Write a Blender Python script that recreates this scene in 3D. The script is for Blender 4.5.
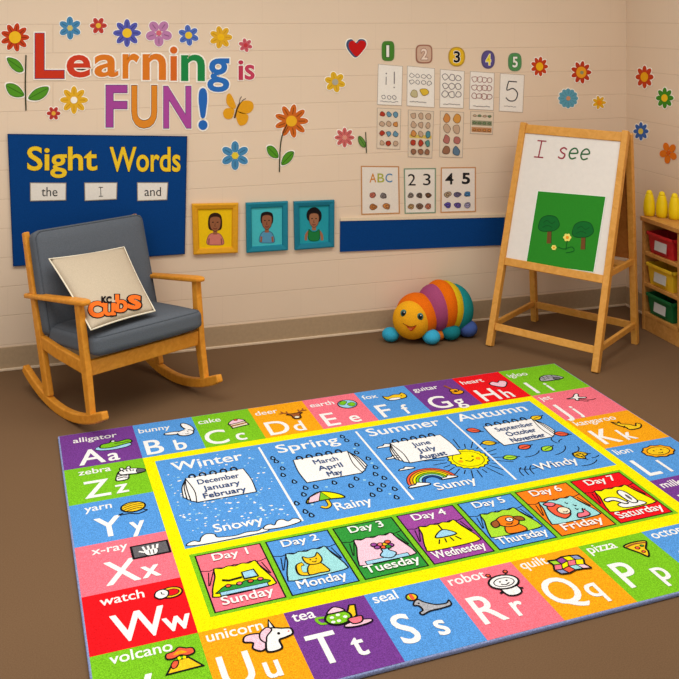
import bpy, bmesh, math, random
from math import sin, cos, pi, radians
from mathutils import Vector, Matrix
from mathutils.geometry import tessellate_polygon

scene = bpy.context.scene
for o in list(bpy.data.objects):
    bpy.data.objects.remove(o)
COL = scene.collection
random.seed(7)

# ------------------------------------------------------------------ camera
F, PV, H, YAW = 934.985, 14.0, 1.8096, radians(17.039)
cam_d = bpy.data.cameras.new('camera')
cam = bpy.data.objects.new('camera', cam_d)
COL.objects.link(cam)
cam.location = (0, 0, H)
cam.rotation_euler = (pi / 2, 0, -YAW)
cam_d.sensor_width = 36
cam_d.lens = F / 679 * 36
cam_d.shift_y = -(339.5 - PV) / 679
cam_d.clip_start = 0.05
scene.camera = cam

# ------------------------------------------------------------------ light
w = bpy.data.worlds.new('world')
scene.world = w
w.use_nodes = True
w.node_tree.nodes['Background'].inputs[0].default_value = (1.0, 0.975, 0.935, 1)
w.node_tree.nodes['Background'].inputs[1].default_value = 0.72


def area(name, loc, size, sy, power, col, rot=(0, 0, 0), spread=180):
    d = bpy.data.lights.new(name, 'AREA')
    d.shape = 'RECTANGLE'
    d.size, d.size_y, d.energy, d.color = size, sy, power, col
    d.spread = radians(spread)
    o = bpy.data.objects.new(name, d)
    o.location = loc
    o.rotation_euler = rot
    COL.objects.link(o)
    return o


area('unseen_overhead_light', (0.0, 3.3, 3.2), 2.2, 1.0, 30, (1, 0.975, 0.93), spread=140)
area('unseen_overhead_light', (2.3, 2.9, 3.2), 2.0, 1.0, 27, (1, 0.975, 0.93), spread=140)
area('unseen_overhead_light', (-1.3, 2.8, 3.2), 1.6, 1.0, 15, (1, 0.975, 0.93), spread=140)  # added lamp out of view, brightens the left part of the back wall

vs = scene.view_settings
scene.display_settings.display_device = 'sRGB'
vs.view_transform = 'Standard'
vs.look = 'None'
vs.exposure = 0.0
vs.gamma = 1.0
vs.use_curve_mapping = False

# ------------------------------------------------------------------ geometry helpers
CAM = Vector((0, 0, H))
CY, SY = cos(YAW), sin(YAW)


def ray(u, v):
    xr = (u - 339.5) / F
    return Vector((xr * CY + SY, -xr * SY + CY, -(v - PV) / F))


def floor_pt(u, v, z=0.0):
    d = ray(u, v)
    return CAM + d * ((z - H) / d.z)


def pmap(M):
    """pixel of the photograph -> local x, y on the plane of matrix M"""
    Mi = M.inverted()
    n = M.to_3x3() @ Vector((0, 0, 1))
    o = M.translation

    def f(u, v):
        d = ray(u, v)
        p = CAM + d * ((o - CAM).dot(n) / d.dot(n))
        q = Mi @ p
        return q.x, q.y
    return f


WY, WX = 5.04, 3.41


def frame(o, x, y):
    x = Vector(x).normalized()
    y = Vector(y).normalized()
    z = x.cross(y)
    M = Matrix((x, y, z)).transposed().to_4x4()
    M.translation = o
    return M


def back_frame(u, v, gap=0.0):
    d = ray(u, v)
    p = CAM + d * ((WY - gap) / d.y)
    return frame(p, (1, 0, 0), (0, 0, 1))


def right_frame(u, v, gap=0.0):
    d = ray(u, v)
    p = CAM + d * ((WX - gap) / d.x)
    return frame(p, (0, -1, 0), (0, 0, 1))


# ------------------------------------------------------------------ materials
def lin(c):
    c /= 255.0
    return c / 12.92 if c <= 0.04045 else ((c + 0.055) / 1.055) ** 2.4


PAL = dict(white=(252, 249, 242), black=(26, 22, 24), purple=(112, 58, 138), blue=(82, 146, 212), green=(118, 186, 32),
           orange=(252, 158, 22), pink=(250, 112, 128), red=(232, 22, 30), yellow=(255, 228, 4), dgreen=(48, 142, 56),
           lblue=(150, 200, 225), aqua=(150, 208, 210), violet=(150, 70, 150), tango=(250, 122, 24), pale=(252, 190, 205),
           grey=(165, 165, 170), dgrey=(96, 94, 98), brown=(150, 84, 40), ink=(50, 74, 120), gold=(250, 190, 30),
           lime=(160, 210, 50), cream=(236, 216, 186), coral=(240, 90, 60), lilac=(132, 144, 186), navy2=(30, 70, 140))
MATS = {}


def new_mat(name, rough=0.7):
    m = bpy.data.materials.new(name)
    m.use_nodes = True
    b = m.node_tree.nodes['Principled BSDF']
    b.inputs['Roughness'].default_value = rough
    b.inputs['Specular IOR Level'].default_value = 0.25
    return m, m.node_tree, b


def mat(rgb, kind='paint'):
    if isinstance(rgb, str):
        rgb = PAL[rgb]
    key = (tuple(rgb), kind)
    if key in MATS:
        return MATS[key]
    rough, scale, amt, bump, dist = dict(paint=(0.65, 60, 0.05, 0.0, 0), rug=(0.95, 300, 0.36, 0.35, 0.004), fabric=(0.92, 420, 0.12, 0.25, 0.002),
                                         plush=(0.95, 260, 0.16, 0.4, 0.004), plastic=(0.35, 30, 0.03, 0.0, 0), paper=(0.85, 90, 0.03, 0.0, 0),
                                         board=(0.3, 40, 0.02, 0, 0), cloth=(0.9, 200, 0.10, 0.2, 0.002))[kind]
    m, nt, b = new_mat('%s_%d_%d_%d' % ((kind,) + tuple(rgb)), rough)
    if kind in ('rug', 'fabric', 'plush', 'cloth', 'paper'):
        b.inputs['Specular IOR Level'].default_value = 0.05
    base = [lin(c) for c in rgb]
    tc = nt.nodes.new('ShaderNodeTexCoord')
    nz = nt.nodes.new('ShaderNodeTexNoise')
    nz.inputs['Scale'].default_value = scale
    nz.inputs['Detail'].default_value = 2
    nt.links.new(tc.outputs['Object'], nz.inputs['Vector'])
    r = nt.nodes.new('ShaderNodeValToRGB')
    r.color_ramp.elements[0].position = 0.3
    r.color_ramp.elements[1].position = 0.7
    r.color_ramp.elements[0].color = [c * (1 - amt) for c in base] + [1]
    r.color_ramp.elements[1].color = [min(1, c * (1 + amt)) for c in base] + [1]
    nt.links.new(nz.outputs['Fac'], r.inputs['Fac'])
    nt.links.new(r.outputs['Color'], b.inputs['Base Color'])
    if bump:
        bp = nt.nodes.new('ShaderNodeBump')
        bp.inputs['Strength'].default_value = bump
        bp.inputs['Distance'].default_value = dist
        nt.links.new(nz.outputs['Fac'], bp.inputs['Height'])
        nt.links.new(bp.outputs['Normal'], b.inputs['Normal'])
    MATS[key] = m
    return m


def wood_mat(name, c0, c1, scale=9):
    m, nt, b = new_mat(name, 0.42)
    tc = nt.nodes.new('ShaderNodeTexCoord')
    mp = nt.nodes.new('ShaderNodeMapping')
    mp.inputs['Scale'].default_value = (3, 3, 3)
    nz = nt.nodes.new('ShaderNodeTexNoise')
    nz.inputs['Scale'].default_value = scale
    nz.inputs['Detail'].default_value = 4
    nz.inputs['Distortion'].default_value = 1.2
    nt.links.new(tc.outputs['Object'], mp.inputs['Vector'])
    nt.links.new(mp.outputs['Vector'], nz.inputs['Vector'])
    r = nt.nodes.new('ShaderNodeValToRGB')
    r.color_ramp.elements[0].position = 0.32
    r.color_ramp.elements[1].position = 0.68
    r.color_ramp.elements[0].color = [lin(c) for c in c0] + [1]
    r.color_ramp.elements[1].color = [lin(c) for c in c1] + [1]
    nt.links.new(nz.outputs['Fac'], r.inputs['Fac'])
    nt.links.new(r.outputs['Color'], b.inputs['Base Color'])
    return m


def wall_mat(name, axis, phase):
    m, nt, b = new_mat(name, 0.75)
    tc = nt.nodes.new('ShaderNodeTexCoord')
    sp = nt.nodes.new('ShaderNodeSeparateXYZ')
    cb = nt.nodes.new('ShaderNodeCombineXYZ')
    nt.links.new(tc.outputs['Object'], sp.inputs[0])
    nt.links.new(sp.outputs[axis], cb.inputs[0])
    ad = nt.nodes.new('ShaderNodeMath')
    ad.inputs[1].default_value = phase
    nt.links.new(sp.outputs['Z'], ad.inputs[0])
    nt.links.new(ad.outputs[0], cb.inputs[1])
    br = nt.nodes.new('ShaderNodeTexBrick')
    c, mo = (229, 205, 178), (216, 191, 164)
    b2 = nt.nodes.new('ShaderNodeTexBrick')      # long courses: the horizontal joints read strongest
    for x_, wd in ((br, 0.44), (b2, 60.0)):
        x_.inputs['Scale'].default_value = 1
        x_.inputs['Mortar Size'].default_value = 0.0026
        x_.inputs['Mortar Smooth'].default_value = 0.5
        x_.inputs['Row Height'].default_value = 0.148
        x_.inputs['Brick Width'].default_value = wd
        for q in ('Color1', 'Color2'):
            x_.inputs[q].default_value = [lin(x) for x in c] + [1]
        x_.inputs['Mortar'].default_value = [lin(x) for x in mo] + [1]
        nt.links.new(cb.outputs[0], x_.inputs['Vector'])
    bm_ = nt.nodes.new('ShaderNodeMixRGB')
    bm_.inputs[0].default_value = 0.72
    nt.links.new(br.outputs['Color'], bm_.inputs[1])
    nt.links.new(b2.outputs['Color'], bm_.inputs[2])
    nz = nt.nodes.new('ShaderNodeTexNoise')
    nz.inputs['Scale'].default_value = 2.2
    nz.inputs['Detail'].default_value = 3
    nt.links.new(tc.outputs['Object'], nz.inputs['Vector'])
    mr = nt.nodes.new('ShaderNodeMapRange')
    mr.inputs[3].default_value = 0.965
    mr.inputs[4].default_value = 1.035
    nt.links.new(nz.outputs['Fac'], mr.inputs[0])
    mx = nt.nodes.new('ShaderNodeMixRGB')
    mx.blend_type = 'MULTIPLY'
    mx.inputs[0].default_value = 1
    nt.links.new(bm_.outputs[0], mx.inputs[1])
    nt.links.new(mr.outputs[0], mx.inputs[2])
    nt.links.new(mx.outputs[0], b.inputs['Base Color'])
    bp = nt.nodes.new('ShaderNodeBump')
    bp.invert = True
    bp.inputs['Strength'].default_value = 0.35
    bp.inputs['Distance'].default_value = 0.004
    nt.links.new(b2.outputs['Fac'], bp.inputs['Height'])
    nt.links.new(bp.outputs['Normal'], b.inputs['Normal'])
    return m


def floor_mat():
    m, nt, b = new_mat('brown_floor', 0.85)
    b.inputs['Specular IOR Level'].default_value = 0.12
    tc = nt.nodes.new('ShaderNodeTexCoord')
    n1 = nt.nodes.new('ShaderNodeTexNoise')
    n1.inputs['Scale'].default_value = 260
    n1.inputs['Detail'].default_value = 3
    n2 = nt.nodes.new('ShaderNodeTexNoise')
    n2.inputs['Scale'].default_value = 1.6
    for n in (n1, n2):
        nt.links.new(tc.outputs['Object'], n.inputs['Vector'])
    r = nt.nodes.new('ShaderNodeValToRGB')
    r.color_ramp.elements[0].position = 0.3
    r.color_ramp.elements[1].position = 0.72
    r.color_ramp.elements[0].color = [lin(c) for c in (104, 78, 54)] + [1]
    r.color_ramp.elements[1].color = [lin(c) for c in (117, 90, 64)] + [1]
    nt.links.new(n1.outputs['Fac'], r.inputs['Fac'])
    mr = nt.nodes.new('ShaderNodeMapRange')
    mr.inputs[3].default_value = 0.93
    mr.inputs[4].default_value = 1.07
    nt.links.new(n2.outputs['Fac'], mr.inputs[0])
    mx = nt.nodes.new('ShaderNodeMixRGB')
    mx.blend_type = 'MULTIPLY'
    mx.inputs[0].default_value = 1
    nt.links.new(r.outputs['Color'], mx.inputs[1])
    nt.links.new(mr.outputs[0], mx.inputs[2])
    nt.links.new(mx.outputs[0], b.inputs['Base Color'])
    return m


WOOD_CHAIR = wood_mat('honey_oak', (206, 130, 32), (224, 150, 48))
WOOD_EASEL = wood_mat('light_oak', (204, 142, 56), (220, 158, 74))
WOOD_SHELF = wood_mat('shelf_oak', (190, 132, 62), (208, 150, 78))


# ------------------------------------------------------------------ objects
def link(name, me, parent=None, M=None):
    o = bpy.data.objects.new(name, me)
    COL.objects.link(o)
    if parent is not None:
        o.parent = parent
    if M is not None:
        if parent is None:
            o.matrix_world = M
        else:
            o.matrix_local = M
    return o


def tag(o, label, cat, group=None):
    o['label'] = label
    o['category'] = cat
    if group:
        o['group'] = group
    return o


def thing(name, label, cat, M=None, group=None):
    o = link(name, None, None, M or Matrix())
    o.empty_display_size = 0.05
    return tag(o, label, cat, group)


def from_bm(name, bm, m, parent=None, M=None, smooth=False, bevel=0.0, seg=2):
    bmesh.ops.recalc_face_normals(bm, faces=bm.faces)
    me = bpy.data.meshes.new(name)
    bm.to_mesh(me)
    bm.free()
    for x in (m if isinstance(m, (list, tuple)) else [m]):
        me.materials.append(x)
    if smooth:
        for p in me.polygons:
            p.use_smooth = True
    o = link(name, me, parent, M)
    if bevel:
        md = o.modifiers.new('bevel', 'BEVEL')
        md.width = bevel
        md.segments = seg
        md.limit_method = 'ANGLE'
        md.angle_limit = radians(35)
    return o


def add_box(bm, lo, hi):
    vs_ = [bm.verts.new((x, y, z)) for z in (lo[2], hi[2]) for y in (lo[1], hi[1]) for x in (lo[0], hi[0])]
    for f in ((0, 2, 3, 1), (4, 5, 7, 6), (0, 1, 5, 4), (2, 6, 7, 3), (0, 4, 6, 2), (1, 3, 7, 5)):
        bm.faces.new([vs_[i] for i in f])
    return vs_


def box(name, lo, hi, m, parent=None, bevel=0.003, M=None):
    bm = bmesh.new()
    add_box(bm, lo, hi)
    return from_bm(name, bm, m, parent, M, bevel=bevel)


def sweep(bm, path, half, side=Vector((1, 0, 0))):
    """rectangular section along a path; half = [(half along side, half across)] per point"""
    rings = []
    n = len(path)
    path = [Vector(p) for p in path]
    side = Vector(side).normalized()
    for i, p in enumerate(path):
        t = (path[min(i + 1, n - 1)] - path[max(i - 1, 0)]).normalized()
        s = (side - t * side.dot(t)).normalized()
        q = t.cross(s)
        a, b = half[i] if isinstance(half, list) else half
        rings.append([bm.verts.new(p + s * (a * sx) + q * (b * sy)) for sx, sy in ((-1, -1), (1, -1), (1, 1), (-1, 1))])
    for r0, r1 in zip(rings, rings[1:]):
        for k in range(4):
            bm.faces.new((r0[k], r0[(k + 1) % 4], r1[(k + 1) % 4], r1[k]))
    bm.faces.new(rings[0][::-1])
    bm.faces.new(rings[-1])


def beam(name, path, half, m, parent, side=(1, 0, 0), bevel=0.006):
    bm = bmesh.new()
    sweep(bm, path, half, side)
    return from_bm(name, bm, m, parent, bevel=bevel)


def tube(name, path, r, m, parent, closed=False, n=8):
    bm = bmesh.new()
    path = [Vector(p) for p in path]
    N = len(path)
    rings = []
    for i, p in enumerate(path):
        a = path[(i - 1) % N] if closed else path[max(i - 1, 0)]
        b = path[(i + 1) % N] if closed else path[min(i + 1, N - 1)]
        t = (b - a).normalized()
        up = Vector((0, 0, 1)) if abs(t.z) < 0.9 else Vector((1, 0, 0))
        s = t.cross(up).normalized()
        q = s.cross(t)
        rings.append([bm.verts.new(p + s * (r * cos(k * 2 * pi / n)) + q * (r * sin(k * 2 * pi / n))) for k in range(n)])
    for i in range(N if closed else N - 1):
        r0, r1 = rings[i], rings[(i + 1) % N]
        for k in range(n):
            bm.faces.new((r0[k], r0[(k + 1) % n], r1[(k + 1) % n], r1[k]))
    if not closed:
        bm.faces.new(rings[0][::-1])
        bm.faces.new(rings[-1])
    return from_bm(name, bm, m, parent, smooth=True)


def lathe(name, prof, m, parent, M=None, n=24, smooth=True):
    bm = bmesh.new()
    rings = [[bm.verts.new((r * cos(2 * pi * k / n), r * sin(2 * pi * k / n), z)) for k in range(n)] for r, z in prof]
    for r0, r1 in zip(rings, rings[1:]):
        for k in range(n):
            bm.faces.new((r0[k], r0[(k + 1) % n], r1[(k + 1) % n], r1[k]))
    bm.faces.new(rings[0][::-1])
    bm.faces.new(rings[-1])
    return from_bm(name, bm, m, parent, M, smooth=smooth)


def ball(name, loc, rad, m, parent, rot=None, power=1.0, n=24):
    bm = bmesh.new()
    bmesh.ops.create_uvsphere(bm, u_segments=n, v_segments=n // 2 + 2, radius=1)
    R = rot if rot is not None else Matrix.Identity(3)
    for v in bm.verts:
        v.co = R @ Vector((v.co.x * rad[0], v.co.y * rad[1], v.co.z * rad[2]))
    return from_bm(name, bm, m, parent, Matrix.Translation(loc), smooth=True)


# ------------------------------------------------------------------ flat artwork (cut paper, print on cloth)
GLYPH = {}


def glyphs(s, off):
    """outline text -> (verts, faces, cap scale) for size-1 text"""
    key = (s, round(off, 4))
    if key not in GLYPH:
        c = bpy.data.curves.new('t', 'FONT')
        c.body = s
        c.size = 1
        c.offset = off
        c.resolution_u = 4
        c.fill_mode = 'FRONT'
        o = bpy.data.objects.new('t', c)
        COL.objects.link(o)
        dg = bpy.context.evaluated_depsgraph_get()
        dg.update()
        me = bpy.data.meshes.new_from_object(o.evaluated_get(dg))
        vv = [(v.co.x, v.co.y) for v in me.vertices]
        ff = [tuple(p.vertices) for p in me.polygons]
        bpy.data.objects.remove(o)
        bpy.data.curves.remove(c)
        bpy.data.meshes.remove(me)
        GLYPH[key] = (vv, ff)
    return GLYPH[key]


CAPH = 0.69


def spline(pts, closed=True, k=5):
    n = len(pts)
    out = []
    for i in range(n if closed else n - 1):
        if closed:
            p0, p1, p2, p3 = pts[(i - 1) % n], pts[i], pts[(i + 1) % n], pts[(i + 2) % n]
        else:
            p0, p1, p2, p3 = pts[max(i - 1, 0)], pts[i], pts[i + 1], pts[min(i + 2, n - 1)]
        for j in range(k):
            t = j / k
            out.append(tuple(0.5 * (2 * p1[d] + (p2[d] - p0[d]) * t + (2 * p0[d] - 5 * p1[d] + 4 * p2[d] - p3[d]) * t * t +
                                    (3 * p1[d] - p0[d] - 3 * p2[d] + p3[d]) * t ** 3) for d in (0, 1)))
    if not closed:
        out.append(tuple(pts[-1]))
    return out


def circ(cx, cy, rx, ry=None, rot=0.0, n=18, a0=0, a1=2 * pi):
    ry = rx if ry is None else ry
    full = abs(a1 - a0 - 2 * pi) < 1e-6
    out = []
    for k in range(n if full else n + 1):
        a = a0 + (a1 - a0) * k / n
        x, y = rx * cos(a), ry * sin(a)
        out.append((cx + x * cos(rot) - y * sin(rot), cy + x * sin(rot) + y * cos(rot)))
    return out


class Art:
    """collects flat coloured shapes; drawing coords have y DOWN; fm maps them to local x, y (metres)"""

    def __init__(s, fm, z=0.0, dz=1.2e-4, kind='paint', fm3=None):
        s.fm, s.z, s.dz, s.kind, s.fm3 = fm, z, dz, kind, fm3
        s.z0 = z
        s.V, s.Fc, s.Mi, s.mats = [], [], [], []
        s.T = (0.0, 0.0, 1.0, 0.0)

    def at(s, cx=0.0, cy=0.0, sc=1.0, rot=0.0):
        s.T = (cx, cy, sc, rot)
        return s

    def up(s, z=None):
        s.z = s.z0 if z is None else z

    def P(s, p, z):
        cx, cy, sc, rot = s.T
        x, y = p[0] * sc, p[1] * sc
        if rot:
            x, y = x * cos(rot) - y * sin(rot), x * sin(rot) + y * cos(rot)
        x += cx
        y += cy
        if s.fm3:
            return s.fm3(x, y, z)
        a, b = s.fm(x, y)
        return (a, b, z)

    def mi(s, col):
        m = mat(col, s.kind) if not isinstance(col, bpy.types.Material) else col
        if m not in s.mats:
            s.mats.append(m)
        return s.mats.index(m)

    def raw(s, pts, faces, col, z):
        b = len(s.V)
        P3 = [s.P(p, z) for p in pts]
        s.V += P3
        k = s.mi(col)
        for f in faces:
            a = sum(P3[f[i]][0] * P3[f[(i + 1) % len(f)]][1] - P3[f[(i + 1) % len(f)]][0] * P3[f[i]][1] for i in range(len(f)))
            f = tuple(f) if a > 0 else tuple(reversed(f))
            s.Fc.append(tuple(b + i for i in f))
            s.Mi.append(k)

    def nz(s):
        s.z += s.dz
        return s.z

    def poly(s, pts, col, ln=None, lw=0.03):
        z = s.nz()
        tri = tessellate_polygon([[Vector((p[0], p[1], 0)) for p in pts]])
        s.raw(pts, [t for t in tri], col, z)
        if ln:
            s.line(pts, ln, lw, True)

    def blob(s, pts, col, ln='black', lw=0.06):
        s.poly(spline(pts), col, ln, lw)

    def ell(s, cx, cy, rx, ry, col, ln='black', lw=0.06, rot=0.0):
        s.poly(circ(cx, cy, rx, ry, rot), col, ln, lw)

    def line(s, pts, col='black', lw=0.06, closed=False, sp=False, cap=False):
        if sp:
            pts = spline(pts, closed)
        n = len(pts)
        L = []
        for i in range(n):
            p = pts[i]
            a = pts[(i - 1) % n] if closed else pts[max(i - 1, 0)]
            b = pts[(i + 1) % n] if closed else pts[min(i + 1, n - 1)]
            d1 = Vector((p[0] - a[0], p[1] - a[1]))
            d2 = Vector((b[0] - p[0], b[1] - p[1]))
            d1 = d1.normalized() if d1.length > 1e-9 else d2.normalized()
            d2 = d2.normalized() if d2.length > 1e-9 else d1
            t = d1 + d2
            if t.length < 0.2:
                t = d1
            t.normalize()
            nn = Vector((-t.y, t.x))
            k = max(0.5, abs(nn.dot(Vector((-d1.y, d1.x)))))
            nn = nn * (lw / 2 / k)
            L += [(p[0] + nn.x, p[1] + nn.y), (p[0] - nn.x, p[1] - nn.y)]
        fs = [(2 * i, 2 * i + 1, 2 * ((i + 1) % n) + 1, 2 * ((i + 1) % n)) for i in range(n if closed else n - 1)]
        z = s.nz()
        s.raw(L, fs, col, z)
        if cap and not closed:
            for p in (pts[0], pts[-1]):
                s.raw(circ(p[0], p[1], lw / 2, n=8), [tuple(range(8))], col, z)

    def rect(s, x0, y0, x1, y1, col, ln=None, lw=0.03):
        s.poly([(x0, y0), (x1, y0), (x1, y1), (x0, y1)], col, ln, lw)

    def text(s, t, x, y, cap, col='white', bold=0.03, w=None, al='L', rot=0.0, shear=0.0, sx=1.0, fit=None, grow=0.0):
        """baseline at y, capital height cap; fit = (x0, y0, x1, y1) box for the glyph outline"""
        if s.kind == 'rug' and bold > 0:      # woven lettering: thicken by overlaying shifted copies
            d = bold * cap / CAPH * 0.9
            for ax, ay in ((-d, -d), (d, -d), (-d, d), (d, d)):
                s.text(t, x + ax, y + ay, cap, col, 0.0, w, al, rot, shear, sx)
            return
        vv, ff = glyphs(t, bold)
        if fit:
            v0, _ = glyphs(t, bold - grow) if grow else (vv, None)
            bx0, bx1 = min(p[0] for p in v0), max(p[0] for p in v0)
            by0, by1 = min(p[1] for p in v0), max(p[1] for p in v0)
            fx = (fit[2] - fit[0]) / (bx1 - bx0)
            fy = (fit[3] - fit[1]) / (by1 - by0)
            pts = [(fit[0] + (p[0] - bx0) * fx, fit[3] - (p[1] - by0) * fy) for p in vv]
        else:
            k = cap / CAPH
            bx0, bx1 = min(p[0] for p in vv), max(p[0] for p in vv)
            kx = k * sx if w is None else w / (bx1 - bx0)
            ox = {'L': bx0, 'C': (bx0 + bx1) / 2, 'R': bx1}[al]
            pts = []
            for p in vv:
                px, py = (p[0] - ox) * kx + p[1] * k * shear, -p[1] * k
                pts.append((x + px * cos(rot) - py * sin(rot), y + px * sin(rot) + py * cos(rot)))
        s.raw(pts, ff, col, s.nz())

    def side(s, pts, col, z0, z1):
        """wall around a closed outline: gives cut-outs their thickness"""
        n = len(pts)
        b = len(s.V)
        s.V += [s.P(p, z0) for p in pts] + [s.P(p, z1) for p in pts]
        k = s.mi(col)
        for i in range(n):
            s.Fc.append((b + i, b + (i + 1) % n, b + n + (i + 1) % n, b + n + i))
            s.Mi.append(k)

    def slab(s, pts, col, t=0.003):
        """a solid cut-out of thickness t starting at the current height"""
        z0 = s.z
        s.side(pts, col, z0, z0 + t)
        tri = tessellate_polygon([[Vector((p[0], p[1], 0)) for p in pts]])
        s.raw(pts, [q for q in tri], col, z0 + t)
        s.z = max(s.z, z0)
        return z0 + t

    def obj(s, name, parent=None, M=None):
        me = bpy.data.meshes.new(name)
        me.from_pydata(s.V, [], s.Fc)
        for m in s.mats:
            me.materials.append(m)
        me.polygons.foreach_set('material_index', s.Mi)
        me.update()
        return link(name, me, parent, M)


# ------------------------------------------------------------------ the room
def struct(o):
    o['kind'] = 'structure'
    return o


struct(box('floor', (-2.2, -0.6, -0.06), (WX + 0.1, WY + 0.1, 0), floor_mat(), bevel=0))
struct(box('wall_back', (-2.2, WY, 0), (WX + 0.1, WY + 0.1, 2.6), wall_mat('painted_block_back', 'X', 0.02), bevel=0))
struct(box('wall_right', (WX, -0.6, 0), (WX + 0.1, WY, 2.6), wall_mat('painted_block_right', 'Y', 0.02), bevel=0))
BASE = mat((174, 148, 116), 'paint')
struct(box('baseboard_back', (-2.2, WY - 0.007, 0), (WX, WY, 0.118), BASE, bevel=0.003))
SHOE = mat((222, 198, 168), 'paint')
struct(box('trim_1', (-2.2, WY - 0.015, 0), (WX - 0.015, WY - 0.007, 0.012), SHOE, bevel=0.002))
struct(box('trim_2', (WX - 0.015, -0.6, 0), (WX - 0.007, WY - 0.007, 0.012), SHOE, bevel=0.002))
struct(box('baseboard_right', (WX - 0.007, -0.6, 0), (WX, WY - 0.007, 0.118), BASE, bevel=0.003))


# ------------------------------------------------------------------ rug
U = 0.26 * 0.9934
RA, RH, RB = 1.183, 1.0995, 1.222
CX = [0] + [RA + k for k in range(8)] + [2 * RA + 7.08]
RY = [0] + [RB + k * RH for k in range(5)] + [2 * RB + 4 * RH]
RW, RD = CX[9], RY[6]
rugM = Matrix.Translation((0.0261, 4.1519, 0.0)) @ Matrix.Rotation(radians(2.828), 4, 'Z')
rug = thing('alphabet_rug', 'large colourful alphabet rug with seasons and weekdays lying on the brown floor', 'rug', rugM)
RT = 0.012
box('rug_binding', (-0.006, -RD * U - 0.006, 0.0), (RW * U + 0.006, 0.006, RT), mat('lilac', 'rug'), rug, bevel=0.004)
A = Art(lambda x, y: (x * U, -y * U), z=RT + 2e-4, kind='rug')
A.rect(0, 0, RW, RD, 'yellow')
ZC = A.z


def cell(c, r, col, word, big, small, wx=None, lx=None, sxx=None, icon=None, ic=None, isc=0.215):
    x0, x1, y0, y1 = CX[c], CX[c + 1], RY[r], RY[r + 1]
    A.at()
    A.up(ZC)
    A.rect(x0, y0, x1, y1, col)
    left = c == 0
    dx = 0.17 if left else 0.04
    wy = {0: 0.335, 5: 0.175 + 0.02}.get(r, 0.245)
    ly = {0: 1.15, 5: 0.975}.get(r, 0.975)
    A.text(word, x0 + (wx if wx is not None else dx + 0.03), y0 + wy, 0.17, 'white', 0.011, sx=0.88)
    A.text(big, x0 + (lx if lx is not None else dx + 0.07), y0 + ly, 0.50, 'white', 0.010, sx=0.80)
    A.text(small, x0 + (sxx if sxx is not None else dx + 0.51), y0 + ly, 0.37, 'white', 0.014, sx=0.80)
    if icon:
        cx, cy = ic or ((0.92 if left else 0.70), {0: 0.52, 5: 0.40}.get(r, 0.42))
        A.at(x0 + cx, y0 + cy, isc)
        icon()
        A.at()


K = 'black'


def i_alligator():
    A.ell(-0.1, 0.4, 1.15, 0.42, 'lblue', K, 0.05)
    A.blob([(-0.9, 0.35), (-0.8, -0.1), (-0.3, -0.2), (-0.1, -0.55), (0.2, -0.2), (0.9, -0.35), (1.1, 0.1), (0.4, 0.35), (-0.3, 0.5)], 'green', K, 0.1)
    A.line([(0.0, 0.0), (0.5, 0.05), (1.0, -0.05)], K, 0.07)
    A.ell(-0.05, -0.35, 0.13, 0.13, 'white', K, 0.06)


def i_bunny():
    A.ell(-0.45, 0.05, 0.72, 0.24, 'white', K, 0.1, 0.12)
    A.ell(0.75, -0.65, 0.85, 0.32, 'white', K, 0.1, 1.2)
    A.ell(0.45, 0.3, 0.62, 0.5, 'white', K, 0.1)
    A.ell(0.3, 0.2, 0.06, 0.08, K, None)
    A.ell(0.65, 0.1, 0.06, 0.08, K, None)
    A.line([(0.35, 0.5), (0.52, 0.56), (0.68, 0.44)], K, 0.06)
    A.poly(circ(0.1, 0.18, 0.28, 0.14, 0.2), 'white')
    A.poly(circ(0.55, -0.1, 0.14, 0.2), 'white')


def i_cake():
    A.poly([(-0.7, 0.0), (0.6, -0.2), (0.75, 0.5), (-0.6, 0.75)], 'cream', K, 0.1)
    A.poly([(-0.65, 0.28), (0.64, 0.04), (0.68, 0.22), (-0.63, 0.48)], 'brown', None)
    A.blob([(-0.7, 0.05), (-0.5, -0.5), (0.1, -0.75), (0.6, -0.25)], 'pale', K, 0.1)
    A.ell(-0.05, -0.6, 0.14, 0.14, 'coral', K, 0.06)


def i_deer():
    for q in (-1, 1):
        A.line([(0.05 + q * 0.15, -0.1), (0.05 + q * 0.75, -0.55), (0.05 + q * 1.15, -0.5)], 'brown', 0.14)
        A.line([(0.05 + q * 0.5, -0.4), (0.05 + q * 0.5, -0.8)], 'brown', 0.11)
        A.line([(0.05 + q * 0.8, -0.55), (0.05 + q * 0.95, -0.9)], 'brown', 0.11)
    A.blob([(-0.6, -0.15), (0.0, -0.2), (0.7, -0.15), (0.45, 0.1), (0.35, 0.7), (0.0, 0.85), (-0.25, 0.65), (-0.3, 0.1)], 'brown', K, 0.1)
    A.ell(0.06, 0.55, 0.22, 0.2, 'cream', K, 0.05)


def i_earth():
    A.ell(0, 0, 0.8, 0.8, 'lblue', K, 0.1)
    A.blob([(-0.65, -0.2), (-0.3, -0.65), (0.1, -0.5), (-0.1, -0.1), (-0.4, 0.1)], 'green', K, 0.05)
    A.blob([(0.0, 0.0), (0.45, -0.2), (0.65, 0.2), (0.3, 0.6), (0.05, 0.4)], 'green', K, 0.05)


def i_fox():
    A.blob([(-1.0, -0.4), (-0.6, -0.2), (0.0, -0.45), (0.5, -0.35), (0.8, -0.6), (1.0, -0.1), (0.8, 0.4), (0.0, 0.55), (-0.8, 0.45)], 'gold', K, 0.1)
    A.blob([(-0.8, 0.4), (-0.4, 0.15), (0.3, 0.3), (0.2, 0.55), (-0.4, 0.6)], 'white', K, 0.06)
    A.ell(0.55, 0.0, 0.07, 0.07, K, None)


def i_guitar():
    A.line([(-0.35, -1.1), (0.05, 0.1)], 'brown', 0.24)
    A.ell(0.12, 0.55, 0.55, 0.42, 'orange', K, 0.1)
    A.ell(0.0, 0.15, 0.4, 0.32, 'orange', K, 0.09)
    A.ell(0.06, 0.3, 0.16, 0.14, K, None)


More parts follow.
